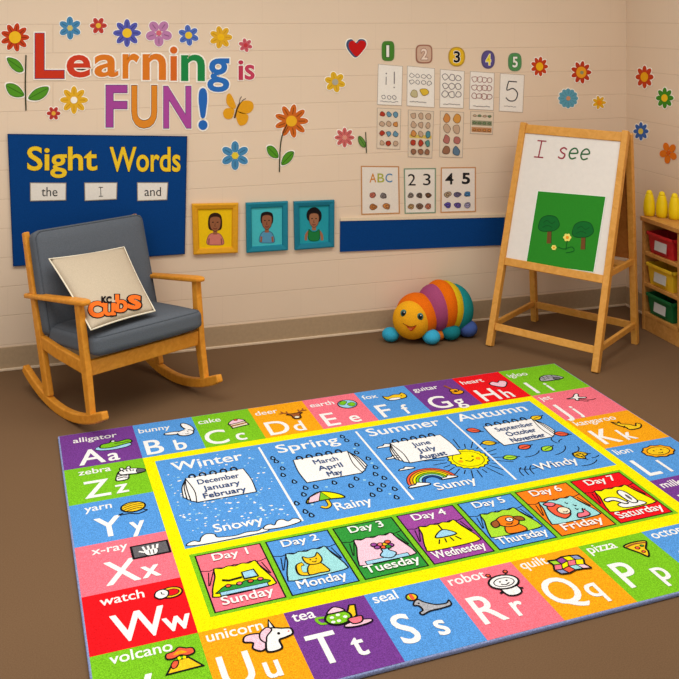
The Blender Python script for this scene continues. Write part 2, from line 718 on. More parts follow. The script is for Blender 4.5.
def i_heart():
    A.blob([(0, -0.35), (0.35, -0.65), (0.8, -0.35), (0.65, 0.15), (0.05, 0.7), (-0.65, 0.15), (-0.8, -0.35), (-0.35, -0.65)], 'pale', K, 0.1)


def i_igloo():
    A.blob([(-1.1, 0.35), (-0.95, -0.2), (-0.4, -0.6), (0.3, -0.6), (0.9, -0.2), (1.1, 0.35), (0.3, 0.5), (-0.4, 0.5)], 'grey', K, 0.1)
    for yy in (-0.25, 0.08):
        A.line([(-0.9, yy + 0.12), (0, yy - 0.08), (0.9, yy + 0.12)], K, 0.06, sp=True)
    for xx in (-0.5, -0.1, 0.4):
        A.line([(xx, -0.5), (xx - 0.1, 0.1)], K, 0.05)
    A.ell(0.45, 0.3, 0.3, 0.28, 'dgrey', K, 0.07)


def i_jet():
    A.line([(0.1, 0.2), (0.5, 0.6), (1.0, 0.75), (1.5, 0.65)], K, 0.07, sp=True)
    A.line([(-0.1, 0.3), (0.2, 0.75), (0.6, 0.9)], K, 0.06, sp=True)
    A.blob([(-0.9, -0.1), (-0.3, -0.2), (0.3, -0.75), (0.55, -0.65), (0.3, -0.1), (0.8, 0.1), (0.7, 0.3), (0.1, 0.15), (-0.1, 0.5), (-0.35, 0.4), (-0.3, 0.1)], 'white', K, 0.1)


def i_kangaroo():
    A.blob([(-0.8, -0.85), (-0.5, -0.5), (-0.2, -0.7), (-0.25, -0.3), (0.3, 0.0), (0.6, 0.4), (0.95, 0.0), (1.2, 0.3), (0.7, 0.8), (-0.2, 0.8), (-0.3, 0.3), (-0.6, -0.1)], 'gold', K, 0.12)
    A.line([(-0.2, 0.1), (-0.5, 0.35)], K, 0.09)


def i_lion():
    A.blob([(1.15 * cos(a) * (1 + 0.07 * (k % 2)), 0.75 * sin(a) * (1 + 0.12 * (k % 2))) for k, a in enumerate([i * 2 * pi / 20 for i in range(20)])], 'orange', K, 0.09)
    A.ell(0, 0, 0.85, 0.55, 'gold', K, 0.06)
    for q in (-0.3, 0.3):
        A.ell(q, -0.1, 0.07, 0.07, K, None)
    A.line([(-0.2, 0.25), (0, 0.32), (0.2, 0.25)], K, 0.07, sp=True)


def i_octopus():
    A.blob([(-0.6, 0.0), (-0.4, -0.6), (0.2, -0.7), (0.6, -0.2), (0.5, 0.4), (0.1, 0.5), (-0.4, 0.5)], 'violet', K, 0.1)
    for q in (-0.6, -0.2, 0.2, 0.6):
        A.line([(q * 0.6, 0.4), (q, 0.7), (q * 1.3, 0.6)], 'violet', 0.14, sp=True)


def i_pizza():
    A.blob([(-0.75, -0.45), (0.0, -0.6), (0.8, -0.5), (0.75, -0.25), (0.35, 0.2), (0.3, 0.5), (-0.05, 0.95), (-0.3, 0.45), (-0.65, -0.1)], 'gold', K, 0.12)
    A.line([(-0.7, -0.3), (0.0, -0.42), (0.75, -0.32)], 'brown', 0.14, sp=True)
    A.ell(-0.1, 0.0, 0.15, 0.13, 'coral', K, 0.06)
    A.ell(0.3, -0.1, 0.12, 0.1, 'dgreen', K, 0.05)
    A.ell(0.0, 0.45, 0.12, 0.1, 'coral', K, 0.05)


def i_quilt():
    cols = ['lime', 'pink', 'lilac', 'violet', 'yellow', 'coral', 'yellow', 'pink', 'aqua', 'lilac', 'yellow', 'pale']
    q = lambda i, j: (-0.9 + i * 0.45 + 0.12 * sin(j * 2.2), -0.6 + j * 0.42 + 0.08 * sin(i * 2.0))
    for i in range(4):
        for j in range(3):
            A.poly([q(i, j), q(i + 1, j), q(i + 1, j + 1), q(i, j + 1)], cols[(i * 3 + j) % 12], None)
    for j in range(4):
        A.line([q(i, j) for i in range(5)], K, 0.1 if j in (0, 3) else 0.05)
    for i in range(5):
        A.line([q(i, j) for j in range(4)], K, 0.1 if i in (0, 4) else 0.05)


def i_robot():
    for q in (-0.5, 0.55):
        A.line([(q * 0.6, -0.6), (q, -0.95)], K, 0.08)
        A.ell(q, -1.0, 0.12, 0.12, 'coral', K, 0.07)
        A.line([(q * 0.5, 0.4), (q * 1.3, 0.6)], K, 0.14)
    A.blob([(-0.4, 0.2), (0.4, 0.2), (0.5, 0.8), (0.1, 1.0), (-0.35, 0.85)], 'white', K, 0.1)
    A.ell(0, -0.2, 0.85, 0.58, 'white', K, 0.12)
    A.ell(0, -0.17, 0.58, 0.36, 'white', K, 0.06)
    A.line([(-0.25, -0.05), (0, 0.06), (0.25, -0.05)], K, 0.07, sp=True)
    for q in (-0.2, 0.2):
        A.ell(q, -0.25, 0.06, 0.06, K, None)


def i_seal():
    A.ell(-0.55, -0.85, 0.32, 0.3, 'gold', K, 0.1)
    A.poly(circ(-0.55, -0.85, 0.12, 0.28), 'coral', None)
    A.poly([(-0.8, -0.85), (-0.72, -1.05), (-0.68, -0.62)], 'green', None)
    A.blob([(-0.55, -0.45), (-0.3, -0.5), (-0.1, -0.2), (0.4, 0.2), (1.0, 0.3), (1.25, 0.1), (1.2, 0.5), (0.6, 0.6), (-0.1, 0.6), (-0.6, 0.75), (-0.7, 0.55), (-0.45, 0.4), (-0.5, 0.0), (-0.75, -0.15)], 'grey', K, 0.1)
    A.ell(-0.42, -0.2, 0.06, 0.06, K, None)


def i_tea():
    A.line([(-0.5, -0.2), (-1.1, -0.3), (-1.0, 0.15), (-0.5, 0.2)], 'green', 0.16, sp=True)
    A.poly([(0.45, -0.1), (0.8, -0.75), (1.1, -0.7), (0.9, 0.1), (0.5, 0.4)], 'gold', K, 0.1)
    A.ell(-0.05, 0.0, 0.68, 0.52, 'green', K, 0.12)
    for p in ((-0.35, -0.1), (0.0, -0.2), (0.3, 0.05), (-0.1, 0.25), (-0.4, 0.25)):
        A.ell(p[0], p[1], 0.11, 0.1, 'white', None)
    A.blob([(-0.5, -0.45), (0.0, -0.85), (0.45, -0.45), (0.0, -0.38)], 'pale', K, 0.09)
    A.ell(0.75, 0.75, 0.75, 0.2, 'pale', K, 0.08)
    A.blob([(0.35, 0.3), (0.75, 0.25), (1.1, 0.3), (0.95, 0.7), (0.5, 0.72)], 'pink', K, 0.09)


def i_unicorn():
    A.poly([(0.15, -0.55), (0.35, -1.3), (0.5, -0.5)], 'white', K, 0.11)
    A.blob([(-0.3, -0.4), (-1.0, -0.5), (-1.2, -0.1), (-0.8, 0.1), (-0.9, 0.5), (-0.5, 0.8), (0.0, 0.3)], 'pale', K, 0.1)
    A.blob([(-0.3, -0.3), (0.2, -0.65), (0.8, -0.45), (1.2, -0.3), (1.2, 0.1), (0.8, 0.25), (0.45, 0.35), (0.4, 0.95), (-0.3, 0.95), (-0.2, 0.2)], 'white', K, 0.11)
    A.blob([(-0.3, -0.45), (0.1, -0.75), (0.3, -0.5), (-0.05, -0.1), (-0.2, 0.3), (-0.4, 0.0)], 'pale', K, 0.08)
    A.ell(0.55, -0.12, 0.08, 0.1, K, None)
    A.ell(1.05, -0.12, 0.05, 0.05, 'pink', None)


def i_volcano():
    A.poly([(-0.45, 0.0), (0.4, -0.05), (1.05, 0.9), (-1.0, 0.95)], 'gold', K, 0.12)
    A.blob([(-0.45, 0.0), (-0.2, 0.1), (-0.35, 0.5), (-0.6, 0.6), (-0.65, 0.3)], 'coral', K, 0.07)
    A.line([(-0.1, 0.0), (-0.15, -0.4)], 'yellow', 0.16)
    A.line([(0.15, 0.0), (0.25, -0.4)], 'yellow', 0.16)
    A.blob([(-0.8, -0.3), (-0.75, -0.7), (-0.3, -0.8), (0.0, -1.05), (0.4, -0.85), (0.75, -0.75), (0.8, -0.35), (0.4, -0.2), (0.0, -0.35), (-0.4, -0.2)], 'coral', K, 0.1)
    A.blob([(-0.4, -0.5), (0.0, -0.75), (0.4, -0.5), (0.0, -0.45)], 'orange', None)


def i_watch():
    A.ell(0.35, 0.0, 0.8, 0.62, 'gold', K, 0.12)
    A.ell(0.42, 0.02, 0.5, 0.36, 'red', K, 0.08)
    A.blob([(-0.8, 0.1), (-0.6, -0.4), (-0.1, -0.5), (0.2, -0.1), (0.0, 0.4), (-0.5, 0.5)], 'white', K, 0.11)
    A.line([(-0.3, -0.25), (-0.3, 0.0), (-0.1, 0.1)], K, 0.07)


def i_xray():
    A.poly([(-1.0, -0.6), (0.95, -0.6), (0.95, 0.55), (-1.0, 0.55)], 'dgrey', K, 0.12)
    A.blob([(-0.25, 0.5), (-0.4, 0.15), (-0.3, -0.05), (0.25, -0.05), (0.35, 0.2), (0.2, 0.5)], 'white', K, 0.05)
    for k, xx in enumerate((-0.32, -0.1, 0.12, 0.32)):
        A.line([(xx, 0.0), (xx * 1.25, -0.4)], 'white', 0.12)
    A.line([(-0.35, 0.2), (-0.65, 0.0)], 'white', 0.12)
    for xx in (-0.1, 0.1):
        A.line([(xx, 0.05), (xx, 0.45)], K, 0.05)


def i_yarn():
    A.line([(-0.6, 0.55), (-0.9, 0.75), (-0.2, 0.75), (0.3, 0.95), (0.9, 0.7), (0.7, 0.55)], K, 0.08, sp=True)
    A.ell(0.1, 0, 0.78, 0.62, 'gold', K, 0.12)
    for q in (-0.35, -0.1, 0.15, 0.4):
        A.line([(-0.6 + abs(q) * 0.3, q + 0.1), (0.1, q - 0.12), (0.78 - abs(q) * 0.3, q - 0.12)], K, 0.06, sp=True)


def i_zebra():
    A.blob([(-0.85, 0.85), (-0.75, 0.1), (-0.5, -0.45), (0.1, -0.3), (0.05, 0.3), (-0.1, 0.85)], 'white', K, 0.1)
    for q in (0.0, 0.28, 0.56):
        A.line([(-0.75, q), (-0.35, q - 0.08), (-0.05, q + 0.06)], K, 0.11)
    A.ell(-0.3, -0.62, 0.14, 0.3, 'white', K, 0.09, -0.3)
    A.ell(0.12, -0.68, 0.14, 0.3, 'white', K, 0.09, 0.3)
    A.blob([(-0.55, -0.35), (0.0, -0.6), (0.6, -0.5), (1.15, -0.2), (1.2, 0.12), (0.7, 0.28), (0.0, 0.2), (-0.5, 0.1)], 'white', K, 0.1)
    A.blob([(0.75, -0.38), (1.15, -0.2), (1.2, 0.12), (0.72, 0.25), (0.6, -0.05)], 'dgrey', K, 0.05)
    for q in (-0.3, -0.05, 0.2):
        A.line([(q, -0.48), (q + 0.06, -0.2)], K, 0.09)
    A.ell(0.42, -0.25, 0.07, 0.08, K, None)


cell(0, 0, 'purple', 'alligator', 'A', 'a', icon=i_alligator, ic=(0.82, 0.58), isc=0.25)
cell(1, 0, 'blue', 'bunny', 'B', 'b', lx=0.09, icon=i_bunny)
cell(2, 0, 'green', 'cake', 'C', 'c', lx=0.06, icon=i_cake)
cell(3, 0, 'orange', 'deer', 'D', 'd', icon=i_deer)
cell(4, 0, 'pink', 'earth', 'E', 'e', icon=i_earth, ic=(0.72, 0.42))
cell(5, 0, 'blue', 'fox', 'F', 'f', lx=0.13, icon=i_fox, ic=(0.65, 0.42))
cell(6, 0, 'purple', 'guitar', 'G', 'g', icon=i_guitar, ic=(0.78, 0.5))
cell(7, 0, 'red', 'heart', 'H', 'h', icon=i_heart, ic=(0.72, 0.55))
cell(8, 0, 'green', 'igloo', 'I', 'i', lx=0.17, sxx=0.5, icon=i_igloo, ic=(0.78, 0.62), isc=0.22)
cell(0, 1, 'green', 'zebra', 'Z', 'z', icon=i_zebra, ic=(0.9, 0.42))
cell(0, 2, 'blue', 'yarn', 'Y', 'y', lx=0.3, sxx=0.75, icon=i_yarn, ic=(0.83, 0.33))
cell(0, 3, 'pink', 'x-ray', 'X', 'x', lx=0.31, sxx=0.75, icon=i_xray, ic=(0.93, 0.38), isc=0.24)
cell(0, 4, 'red', 'watch', 'W', 'w', lx=0.28, sxx=0.84, icon=i_watch, ic=(0.96, 0.27), isc=0.17)
cell(0, 5, 'green', 'volcano', 'V', 'v', icon=i_volcano, ic=(0.93, 0.38), isc=0.19)
cell(1, 5, 'orange', 'unicorn', 'U', 'u', lx=0.1, icon=i_unicorn, ic=(0.72, 0.36), isc=0.23)
cell(2, 5, 'purple', 'tea', 'T', 't', lx=0.1, icon=i_tea, ic=(0.58, 0.3), isc=0.23)
cell(3, 5, 'blue', 'seal', 'S', 's', icon=i_seal, ic=(0.64, 0.42))
cell(4, 5, 'pink', 'robot', 'R', 'r', icon=i_robot, ic=(0.7, 0.4), isc=0.23)
cell(5, 5, 'orange', 'quilt', 'Q', 'q', lx=0.06, sxx=0.55, icon=i_quilt, ic=(0.66, 0.3), isc=0.24)
cell(6, 5, 'green', 'pizza', 'P', 'p', icon=i_pizza, ic=(0.73, 0.3))
cell(7, 5, 'blue', 'octopus', 'O', 'o', icon=i_octopus)
cell(8, 1, 'pink', 'jet', 'J', 'j', lx=0.06, sxx=0.34, icon=i_jet, ic=(0.72, 0.36), isc=0.21)
cell(8, 2, 'orange', 'kangaroo', 'K', 'k', icon=i_kangaroo, ic=(0.86, 0.5), isc=0.21)
cell(8, 3, 'blue', 'lion', 'L', 'l', sxx=0.5, icon=i_lion, ic=(0.75, 0.36), isc=0.23)
cell(8, 4, 'purple', 'milk', 'M', 'm', sxx=0.6)
A.at()
A.up(ZC)
A.rect(CX[8], RY[5], CX[9], RY[6], 'red')

# seasons
A.up(ZC)
SX0, SX1, SYT, SYB = 1.35, 8.03, 1.40, 3.93
A.rect(SX0, SYT, SX1, SYB, 'blue')
ZS = A.z
for x in (2.99, 4.656, 6.336):
    A.line([(x, 1.49), (x, 3.81)], 'white', 0.035)


def calendar(x, y, w, h, lines, flip=1):
    A.up(ZS + 6e-4)
    X = lambda t: x + (t if flip > 0 else 1 - t) * w
    for k in (3, 2, 1):     # pages curling behind
        xk = -0.035 * flip * k
        sd = spline([(X(0), y + 0.02), (X(0) + xk * 0.9, y + 0.35 * h), (X(0) + xk * 1.2, y + h * (1.0 - 0.09 * k))], False)
        A.poly(sd + [(X(0) + 0.06 * flip, y + h), (X(0.12), y + h * 0.5)], 'white', K, 0.018)
    bl = 0.05 * flip
    A.poly([(X(0), y)] + [(X(1), y)] + spline([(X(1), y), (X(1) - bl * 0.5 + 0.06 * flip, y + h * 0.5), (X(1) + bl * 0.3, y + h)], False)[1:] + [(X(0) + 0.03 * flip, y + h)] +
           spline([(X(0) + 0.03 * flip, y + h), (X(0) + 0.06 * flip, y + h * 0.55), (X(0), y)], False)[1:-1], 'white', K, 0.016)
    for k in range(5):
        cx = x + w * (0.12 + 0.18 * k)
        A.line(circ(cx, y - 0.02, 0.045, 0.07, n=10, a0=radians(150), a1=radians(410)), K, 0.026)
    for k, t in enumerate(lines):
        A.text(t, x + w * 0.52, y + 0.25 + 0.215 * k, 0.14, 'ink', 0.014, al='C', w=0.078 * len(t))


def drop(x, y, s=0.04, white=False):
    pts = spline([(x, y - 1.7 * s), (x + 0.8 * s, y + 0.2 * s), (x, y + s), (x - 0.8 * s, y + 0.2 * s)])
    A.poly(pts, (104, 166, 222), K, 0.024)


def cloud(x, y, s, flat=0.5):
    A.blob([(x - 1.0 * s, y + 0.3 * s * flat), (x - 0.8 * s, y - 0.3 * s * flat), (x - 0.3 * s, y - 0.4 * s * flat), (x, y - 1.0 * s * flat), (x + 0.5 * s, y - 0.6 * s * flat),
            (x + 1.0 * s, y - 0.1 * s * flat), (x + 0.9 * s, y + 0.35 * s * flat), (x, y + 0.4 * s * flat)], 'white', K, 0.02)


# winter
A.text('Winter', 1.56, 1.81, 0.27, 'white', 0.012, w=1.1)
A.up(ZS)
random.seed(3)
for k in range(230):
    x, y = random.uniform(1.42, 2.92), random.uniform(1.5, 3.65)
    A.z = ZS + 2e-4 + random.random() * 1e-4
    r = random.choice((0.009, 0.013, 0.018))
    if 1.5 < x < 2.75 and 1.55 < y < 1.83:
        continue
    A.poly(circ(x, y, r * 1.3, r, n=8), random.choice(('white', 'white', 'lblue')), None)
calendar(1.69, 2.1, 0.89, 0.74, ('December', 'January', 'February'))
A.up(ZS + 4e-4)
A.blob([(1.39, 3.87), (1.42, 3.81), (1.5, 3.79), (1.56, 3.83), (1.6, 3.74), (1.68, 3.68), (1.78, 3.72), (1.8, 3.8), (1.9, 3.83), (2.05, 3.85), (2.2, 3.82), (2.35, 3.84), (2.42, 3.8), (2.5, 3.86), (2.4, 3.9), (2.0, 3.91), (1.6, 3.91)], 'white', K, 0.018)
A.blob([(2.45, 3.84), (2.47, 3.76), (2.55, 3.74), (2.6, 3.78), (2.66, 3.69), (2.74, 3.68), (2.8, 3.75), (2.88, 3.71), (2.95, 3.74), (2.95, 3.82), (2.7, 3.87)], 'white', K, 0.018)
A.text('Snowy', 1.8, 3.69, 0.2, 'white', 0.012, w=0.68)

# spring
A.up(ZS)
A.text('Spring', 3.24, 1.79, 0.27, 'white', 0.012, w=1.03)
for p in ((3.1, 1.93), (3.15, 2.3), (3.1, 2.5), (3.2, 2.75), (3.3, 2.98), (3.22, 3.15), (3.12, 2.05), (3.45, 3.0), (3.75, 2.98), (3.95, 3.15), (4.1, 2.98), (4.25, 3.2), (4.4, 2.2), (4.5, 2.45), (4.4, 1.75),
          (4.5, 1.95), (4.38, 1.6), (4.5, 2.75), (4.42, 2.95), (4.5, 3.1), (4.4, 3.3), (4.52, 3.45), (4.3, 3.4), (4.15, 3.5), (3.1, 3.6), (3.15, 3.72), (4.45, 3.68), (3.05, 3.35)):
    A.z = ZS + 2e-4 + random.random() * 1e-4
    drop(*p)
for p in ((3.2, 2.12), (4.42, 2.05), (3.6, 3.05), (4.2, 3.05), (3.25, 3.45), (4.5, 2.6), (4.4, 3.55)):
    A.z = ZS + 2e-4 + random.random() * 1e-4
    A.poly(circ(p[0], p[1], 0.025, n=8), 'lblue', None)
calendar(3.38, 2.1, 0.9, 0.74, ('March', 'April', 'May'), -1)
A.up(ZS + 3e-4)
A.at(3.47, 3.36, 0.28)
A.line([(0.05, -0.1), (0.05, 0.6), (-0.2, 0.85), (-0.45, 0.65)], K, 0.24, sp=True)
A.line([(0.05, -0.1), (0.05, 0.6), (-0.2, 0.82), (-0.42, 0.65)], 'gold', 0.13, sp=True)
A.blob([(-1.0, 0.15), (-0.75, -0.35), (0.0, -0.75), (0.75, -0.3), (1.0, 0.2), (0.3, 0.12), (-0.35, 0.1)], 'yellow', K, 0.1)
A.poly([(-0.95, 0.12), (-0.7, -0.38), (0.0, -0.72), (-0.35, 0.1)], 'pale', K, 0.05)
A.poly([(0.0, -0.72), (-0.35, 0.1), (0.28, 0.1)], 'green', K, 0.05)
A.at()
A.text('Rainy', 3.53, 3.73, 0.21, 'white', 0.012, w=0.54)

# summer
A.up(ZS)
A.text('Summer', 4.82, 1.74, 0.27, 'white', 0.012, w=1.3)
cloud(4.93, 2.15, 0.16)
cloud(4.9, 2.55, 0.14)
cloud(4.93, 2.95, 0.13)
A.up(ZS + 2e-4)
for k in range(26):
    a = k * 2 * pi / 26
    r0, r1 = 0.37, 0.50 + 0.10 * (k % 3)
    A.z = ZS + 2e-4
    A.line([(5.97 + r0 * cos(a), 2.98 + r0 * sin(a)), (5.97 + r1 * cos(a), 2.98 + r1 * sin(a))], K, 0.018)
A.poly([(5.97 + (0.30 + 0.03 * (k % 2)) * cos(k * pi / 18), 2.98 + (0.30 + 0.03 * (k % 2)) * sin(k * pi / 18)) for k in range(36)], 'yellow', K, 0.02)
A.line(circ(5.97, 2.98, 0.25), 'black', 0.012, True)
for q in (-0.1, 0.1):
    A.poly(circ(5.97 + q, 2.93, 0.02, n=8), K, None)
    A.poly(circ(5.97 + q * 1.5, 3.02, 0.04, n=8), 'orange', None)
A.line([(5.9, 3.02), (5.97, 3.07), (6.04, 3.02)], K, 0.018, sp=True)
calendar(5.02, 2.08, 0.9, 0.72, ('June', 'July', 'August'))
A.up(ZS + 3e-4)
for k, c in enumerate(('coral', 'orange', 'yellow', 'green', 'aqua', 'navy2')):
    r = 0.36 - 0.045 * k
    A.line(circ(5.15, 3.42, r * 1.02, r, n=18, a0=pi, a1=2 * pi), c, 0.046)
for r in (0.385, 0.34, 0.295, 0.25, 0.205, 0.16, 0.115):
    A.line(circ(5.15, 3.42, r * 1.02, r, n=18, a0=pi, a1=2 * pi), K, 0.014)
cloud(4.9, 3.48, 0.17)
cloud(5.42, 3.42, 0.13)
A.text('Sunny', 5.1, 3.71, 0.2, 'white', 0.012, w=0.65)

# autumn
A.up(ZS)
A.text('Autumn', 6.47, 1.74, 0.27, 'white', 0.012, w=1.33)
for (x, y, r, n) in ((6.9, 3.0, 0.3, 0.5), (7.3, 3.05, 0.35, 0.2), (7.75, 2.9, 0.2, 2.5), (7.0, 3.35, 0.3, 0.9), (7.6, 3.2, 0.22, 0.0), (7.8, 2.4, 0.3, 2.0), (6.75, 3.4, 0.25, 1.2), (7.6, 3.55, 0.3, 0.6), (7.85, 3.5, 0.14, 0.6), (7.75, 3.0, 0.13, 3.3)):
    A.z = ZS + 2e-4 + random.random() * 1e-4
    A.line(circ(x, y, r, r * 0.8, n=10, a0=n, a1=n + 1.3), K, 0.018)
for k in range(3):
    A.line([(6.5 + 0.09 * k, 3.75), (6.52 + 0.09 * k, 3.6), (6.6 + 0.09 * k, 3.5)], K, 0.018, sp=True)
for (x, y, c, r) in ((6.53, 2.13, 'coral', 0.6), (6.55, 2.62, 'gold', 0.3), (6.62, 3.17, 'lime', 0.1), (7.02, 2.93, 'coral', -0.2), (7.33, 3.1, 'lime', -0.4), (7.84, 2.74, 'coral', 0.4), (7.72, 3.45, 'gold', 0.2), (7.66, 3.5, 'gold', 1.2), (7.78, 2.05, 'gold', -0.3)):
    A.z = ZS + 3e-4 + x * 1.1e-4
    A.at(x, y, 0.13, r)
    A.blob([(-1.0, 0.0), (-0.4, -0.6), (0.3, -0.45), (0.8, 0.0), (0.3, 0.5), (-0.4, 0.55)], c, K, 0.16)
    A.line([(-0.6, 0), (1.2, 0.05)], K, 0.13)
    A.at()
calendar(6.74, 2.06, 0.93, 0.72, ('September', 'October', 'November'), -1)
A.text('Windy', 6.8, 3.7, 0.2, 'white', 0.012, w=0.72)

# weekdays
A.up(ZC)
A.rect(1.37, 4.08, 7.98, 5.4, 'green')
ZD = A.z


def d_can():
    A.blob([(-0.95, 0.5), (-0.6, 0.25), (-0.2, 0.35), (0.2, 0.2), (0.6, 0.32), (0.95, 0.4), (0.95, 0.62), (-0.95, 0.66)], 'dgreen', K, 0.05)
    A.rect(-0.95, 0.62, 0.95, 0.85, 'lblue', K, 0.04)
    for q, c in ((-0.55, 'coral'), (-0.1, 'pink'), (0.35, 'coral'), (0.75, 'pink')):
        A.ell(q, 0.32, 0.11, 0.1, c, K, 0.05)
    A.line([(0.1, -0.05), (-0.45, 0.0), (-0.7, -0.12)], K, 0.1)
    A.poly([(0.15, -0.35), (0.65, -0.4), (0.72, 0.1), (0.15, 0.1)], 'lblue', K, 0.06)


def d_cat():
    A.line([(-0.3, 0.65), (-0.65, 0.5), (-0.6, -0.0), (-0.35, -0.1)], K, 0.26, sp=True)
    A.line([(-0.3, 0.65), (-0.62, 0.5), (-0.57, 0.0), (-0.38, -0.08)], 'gold', 0.16, sp=True)
    A.blob([(-0.35, 0.7), (-0.25, 0.2), (0.0, 0.0), (0.3, 0.05), (0.45, 0.4), (0.5, 0.72), (0.1, 0.72)], 'gold', K, 0.06)
    A.blob([(-0.25, -0.55), (-0.05, -0.4), (0.25, -0.42), (0.42, -0.65), (0.48, -0.2), (0.3, 0.08), (-0.05, 0.08), (-0.25, -0.15)], 'gold', K, 0.06)
    A.line([(0.02, -0.1), (0.12, -0.04), (0.22, -0.1)], K, 0.05)
    for q in (0.0, 0.25):
        A.ell(q, -0.25, 0.04, 0.04, K, None)


def d_vase():
    A.rect(-0.95, 0.62, 0.95, 0.86, 'lblue', K, 0.04)
    A.blob([(0.02, 0.7), (-0.2, 0.45), (0.0, 0.2), (0.0, 0.05), (0.3, 0.05), (0.3, 0.2), (0.5, 0.45), (0.3, 0.7)], 'lblue', K, 0.06)
    for q, r, c in ((-0.1, -0.15, 'violet'), (0.1, -0.3, 'pink'), (0.3, -0.25, 'gold'), (0.5, -0.1, 'violet'), (0.15, -0.05, 'coral'), (0.35, -0.02, 'dgreen'), (-0.18, -0.35, 'violet'), (0.45, -0.35, 'coral')):
        A.ell(q, r, 0.13, 0.12, c, K, 0.05)


def d_lamp():
    A.line([(0.05, -0.85), (0.05, -0.35)], K, 0.07)
    A.blob([(-0.5, 0.02), (-0.1, -0.38), (0.2, -0.38), (0.5, 0.02), (0.0, 0.1)], 'lblue', K, 0.07)
    for q in (-0.4, -0.15, 0.1, 0.35):
        A.line([(q, 0.2), (q * 1.4, 0.5)], K, 0.06)


def d_dog():
    A.blob([(-0.4, 0.8), (-0.25, 0.25), (0.35, 0.25), (0.5, 0.8)], 'tango', K, 0.06)
    A.blob([(-0.5, -0.2), (-0.1, -0.5), (0.35, -0.45), (0.55, -0.05), (0.35, 0.3), (-0.1, 0.35), (-0.4, 0.15)], 'tango', K, 0.06)
    A.blob([(-0.4, -0.3), (-0.75, -0.15), (-0.75, 0.2), (-0.45, 0.1)], 'brown', K, 0.06)
    A.blob([(0.45, -0.3), (0.8, -0.2), (0.8, 0.1), (0.5, 0.0)], 'brown', K, 0.06)
    A.ell(0.18, -0.15, 0.17, 0.16, 'white', K, 0.05)
    A.ell(0.2, -0.15, 0.05, 0.05, K, None)
    A.line([(-0.15, 0.12), (0.05, 0.2), (0.2, 0.1)], K, 0.05)


def d_girl():
    for p in ((0.3, -0.6), (0.55, -0.3), (0.1, -0.2), (0.75, 0.1), (-0.1, -0.55), (0.45, 0.0)):
        A.line([(p[0], p[1]), (p[0] + 0.02, p[1] + 0.14), (p[0] + 0.12, p[1] + 0.1)], K, 0.05)
    A.blob([(-0.75, 0.1), (-0.7, -0.5), (-0.2, -0.6), (0.05, -0.2), (0.0, 0.35), (-0.4, 0.6), (-0.6, 0.45)], 'coral', K, 0.06)
    A.ell(-0.15, 0.02, 0.3, 0.3, 'cream', K, 0.06)
    A.blob([(-0.5, -0.45), (-0.75, -0.75), (-0.4, -0.8), (-0.2, -0.6)], 'pink', K, 0.06)
    A.line([(-0.25, 0.12), (-0.12, 0.18), (0.0, 0.1)], K, 0.05)
    A.blob([(0.15, 0.75), (0.3, 0.45), (0.6, 0.45), (0.7, 0.2), (0.82, 0.5), (0.7, 0.75)], 'pink', K, 0.06)


def d_rabbit():
    A.blob([(-0.35, 0.75), (-0.55, 0.4), (-0.05, 0.3), (0.5, 0.35), (0.75, 0.75)], 'white', K, 0.06)
    A.blob([(0.15, 0.45), (0.05, -0.4), (0.3, -0.65), (0.5, -0.3), (0.5, 0.45)], 'white', K, 0.07)
    A.ell(0.32, 0.02, 0.08, 0.26, 'dgrey', None)
    A.blob([(-0.2, 0.45), (-0.5, 0.05), (-0.85, 0.05), (-0.9, -0.15), (-0.6, -0.25), (-0.25, -0.1), (0.0, 0.4)], 'white', K, 0.07)


def day(k, col, bg, num, name, fn):
    x0 = 1.44 + 0.9375 * k
    x1, y0, y1 = x0 + 0.855, 4.14, 5.34
    A.at()
    A.up(ZD)
    A.rect(x0, y0, x1, y1, col, K, 0.02)
    cx = (x0 + x1) / 2
    win = [(x0 + 0.17 + 0.53 * t / 6, 4.49 + 0.03 * (t % 2)) for t in range(7)] + [(x1 - 0.12, 4.66), (x1 - 0.06, 4.85), (x1 - 0.035, 4.98), (x1 - 0.1, 5.06), (x0 + 0.1, 5.07), (x0 + 0.05, 4.98), (x0 + 0.09, 4.82), (x0 + 0.145, 4.66)]
    A.line([(x0 + 0.855 * t / 8, 4.485 + 0.035 * (t % 2)) for t in range(9)], K, 0.016)
    A.poly(spline(win, True, 3), bg, K, 0.02)
    for q in (-1, 1):
        for d in (0.02, 0.05):
            A.z = ZD + 9e-4
            A.line([(cx + q * (0.38 - d * 2), 4.55), (cx + q * (0.40 - d * 0.4), 4.82)], K, 0.014)
    A.at(cx, 4.80, 0.31)
    fn()
    A.at()
    A.text(num, cx, 4.335, 0.15, 'white', 0.014, al='C')
    A.text(name, cx, 5.255, 0.16, 'white', 0.014, al='C', w=min(0.74, 0.105 * len(name)))


day(0, 'pink', 'yellow', 'Day 1', 'Sunday', d_can)
day(1, 'blue', 'aqua', 'Day 2', 'Monday', d_cat)
day(2, 'dgreen', 'pale', 'Day 3', 'Tuesday', d_vase)
day(3, 'violet', 'yellow', 'Day 4', 'Wednesday', d_lamp)
day(4, 'blue', 'lime', 'Day 5', 'Thursday', d_dog)
day(5, 'tango', 'aqua', 'Day 6', 'Friday', d_girl)
day(6, 'red', 'yellow', 'Day 7', 'Saturday', d_rabbit)
A.obj('rug_pile', rug)


# ------------------------------------------------------------------ rocking chair
CH_O, CH_A, CW = Vector((0.289, 4.560, 0)), radians(26), 0.310
chM = Matrix.Translation(CH_O) @ Matrix.Rotation(CH_A, 4, 'Z')
chair = thing('rocking_chair', 'honey oak rocking chair with grey cushions standing in front of the navy board', 'rocking chair', chM)
GREY = mat((92, 97, 104), 'cloth')


def rocker_z(y):
    yc = -0.03
    return 0.0 + 0.64 * (y - yc) ** 2


POST0, POST1 = Vector((0, 0.098, 0.055)), Vector((0, 0.345, 0.760))


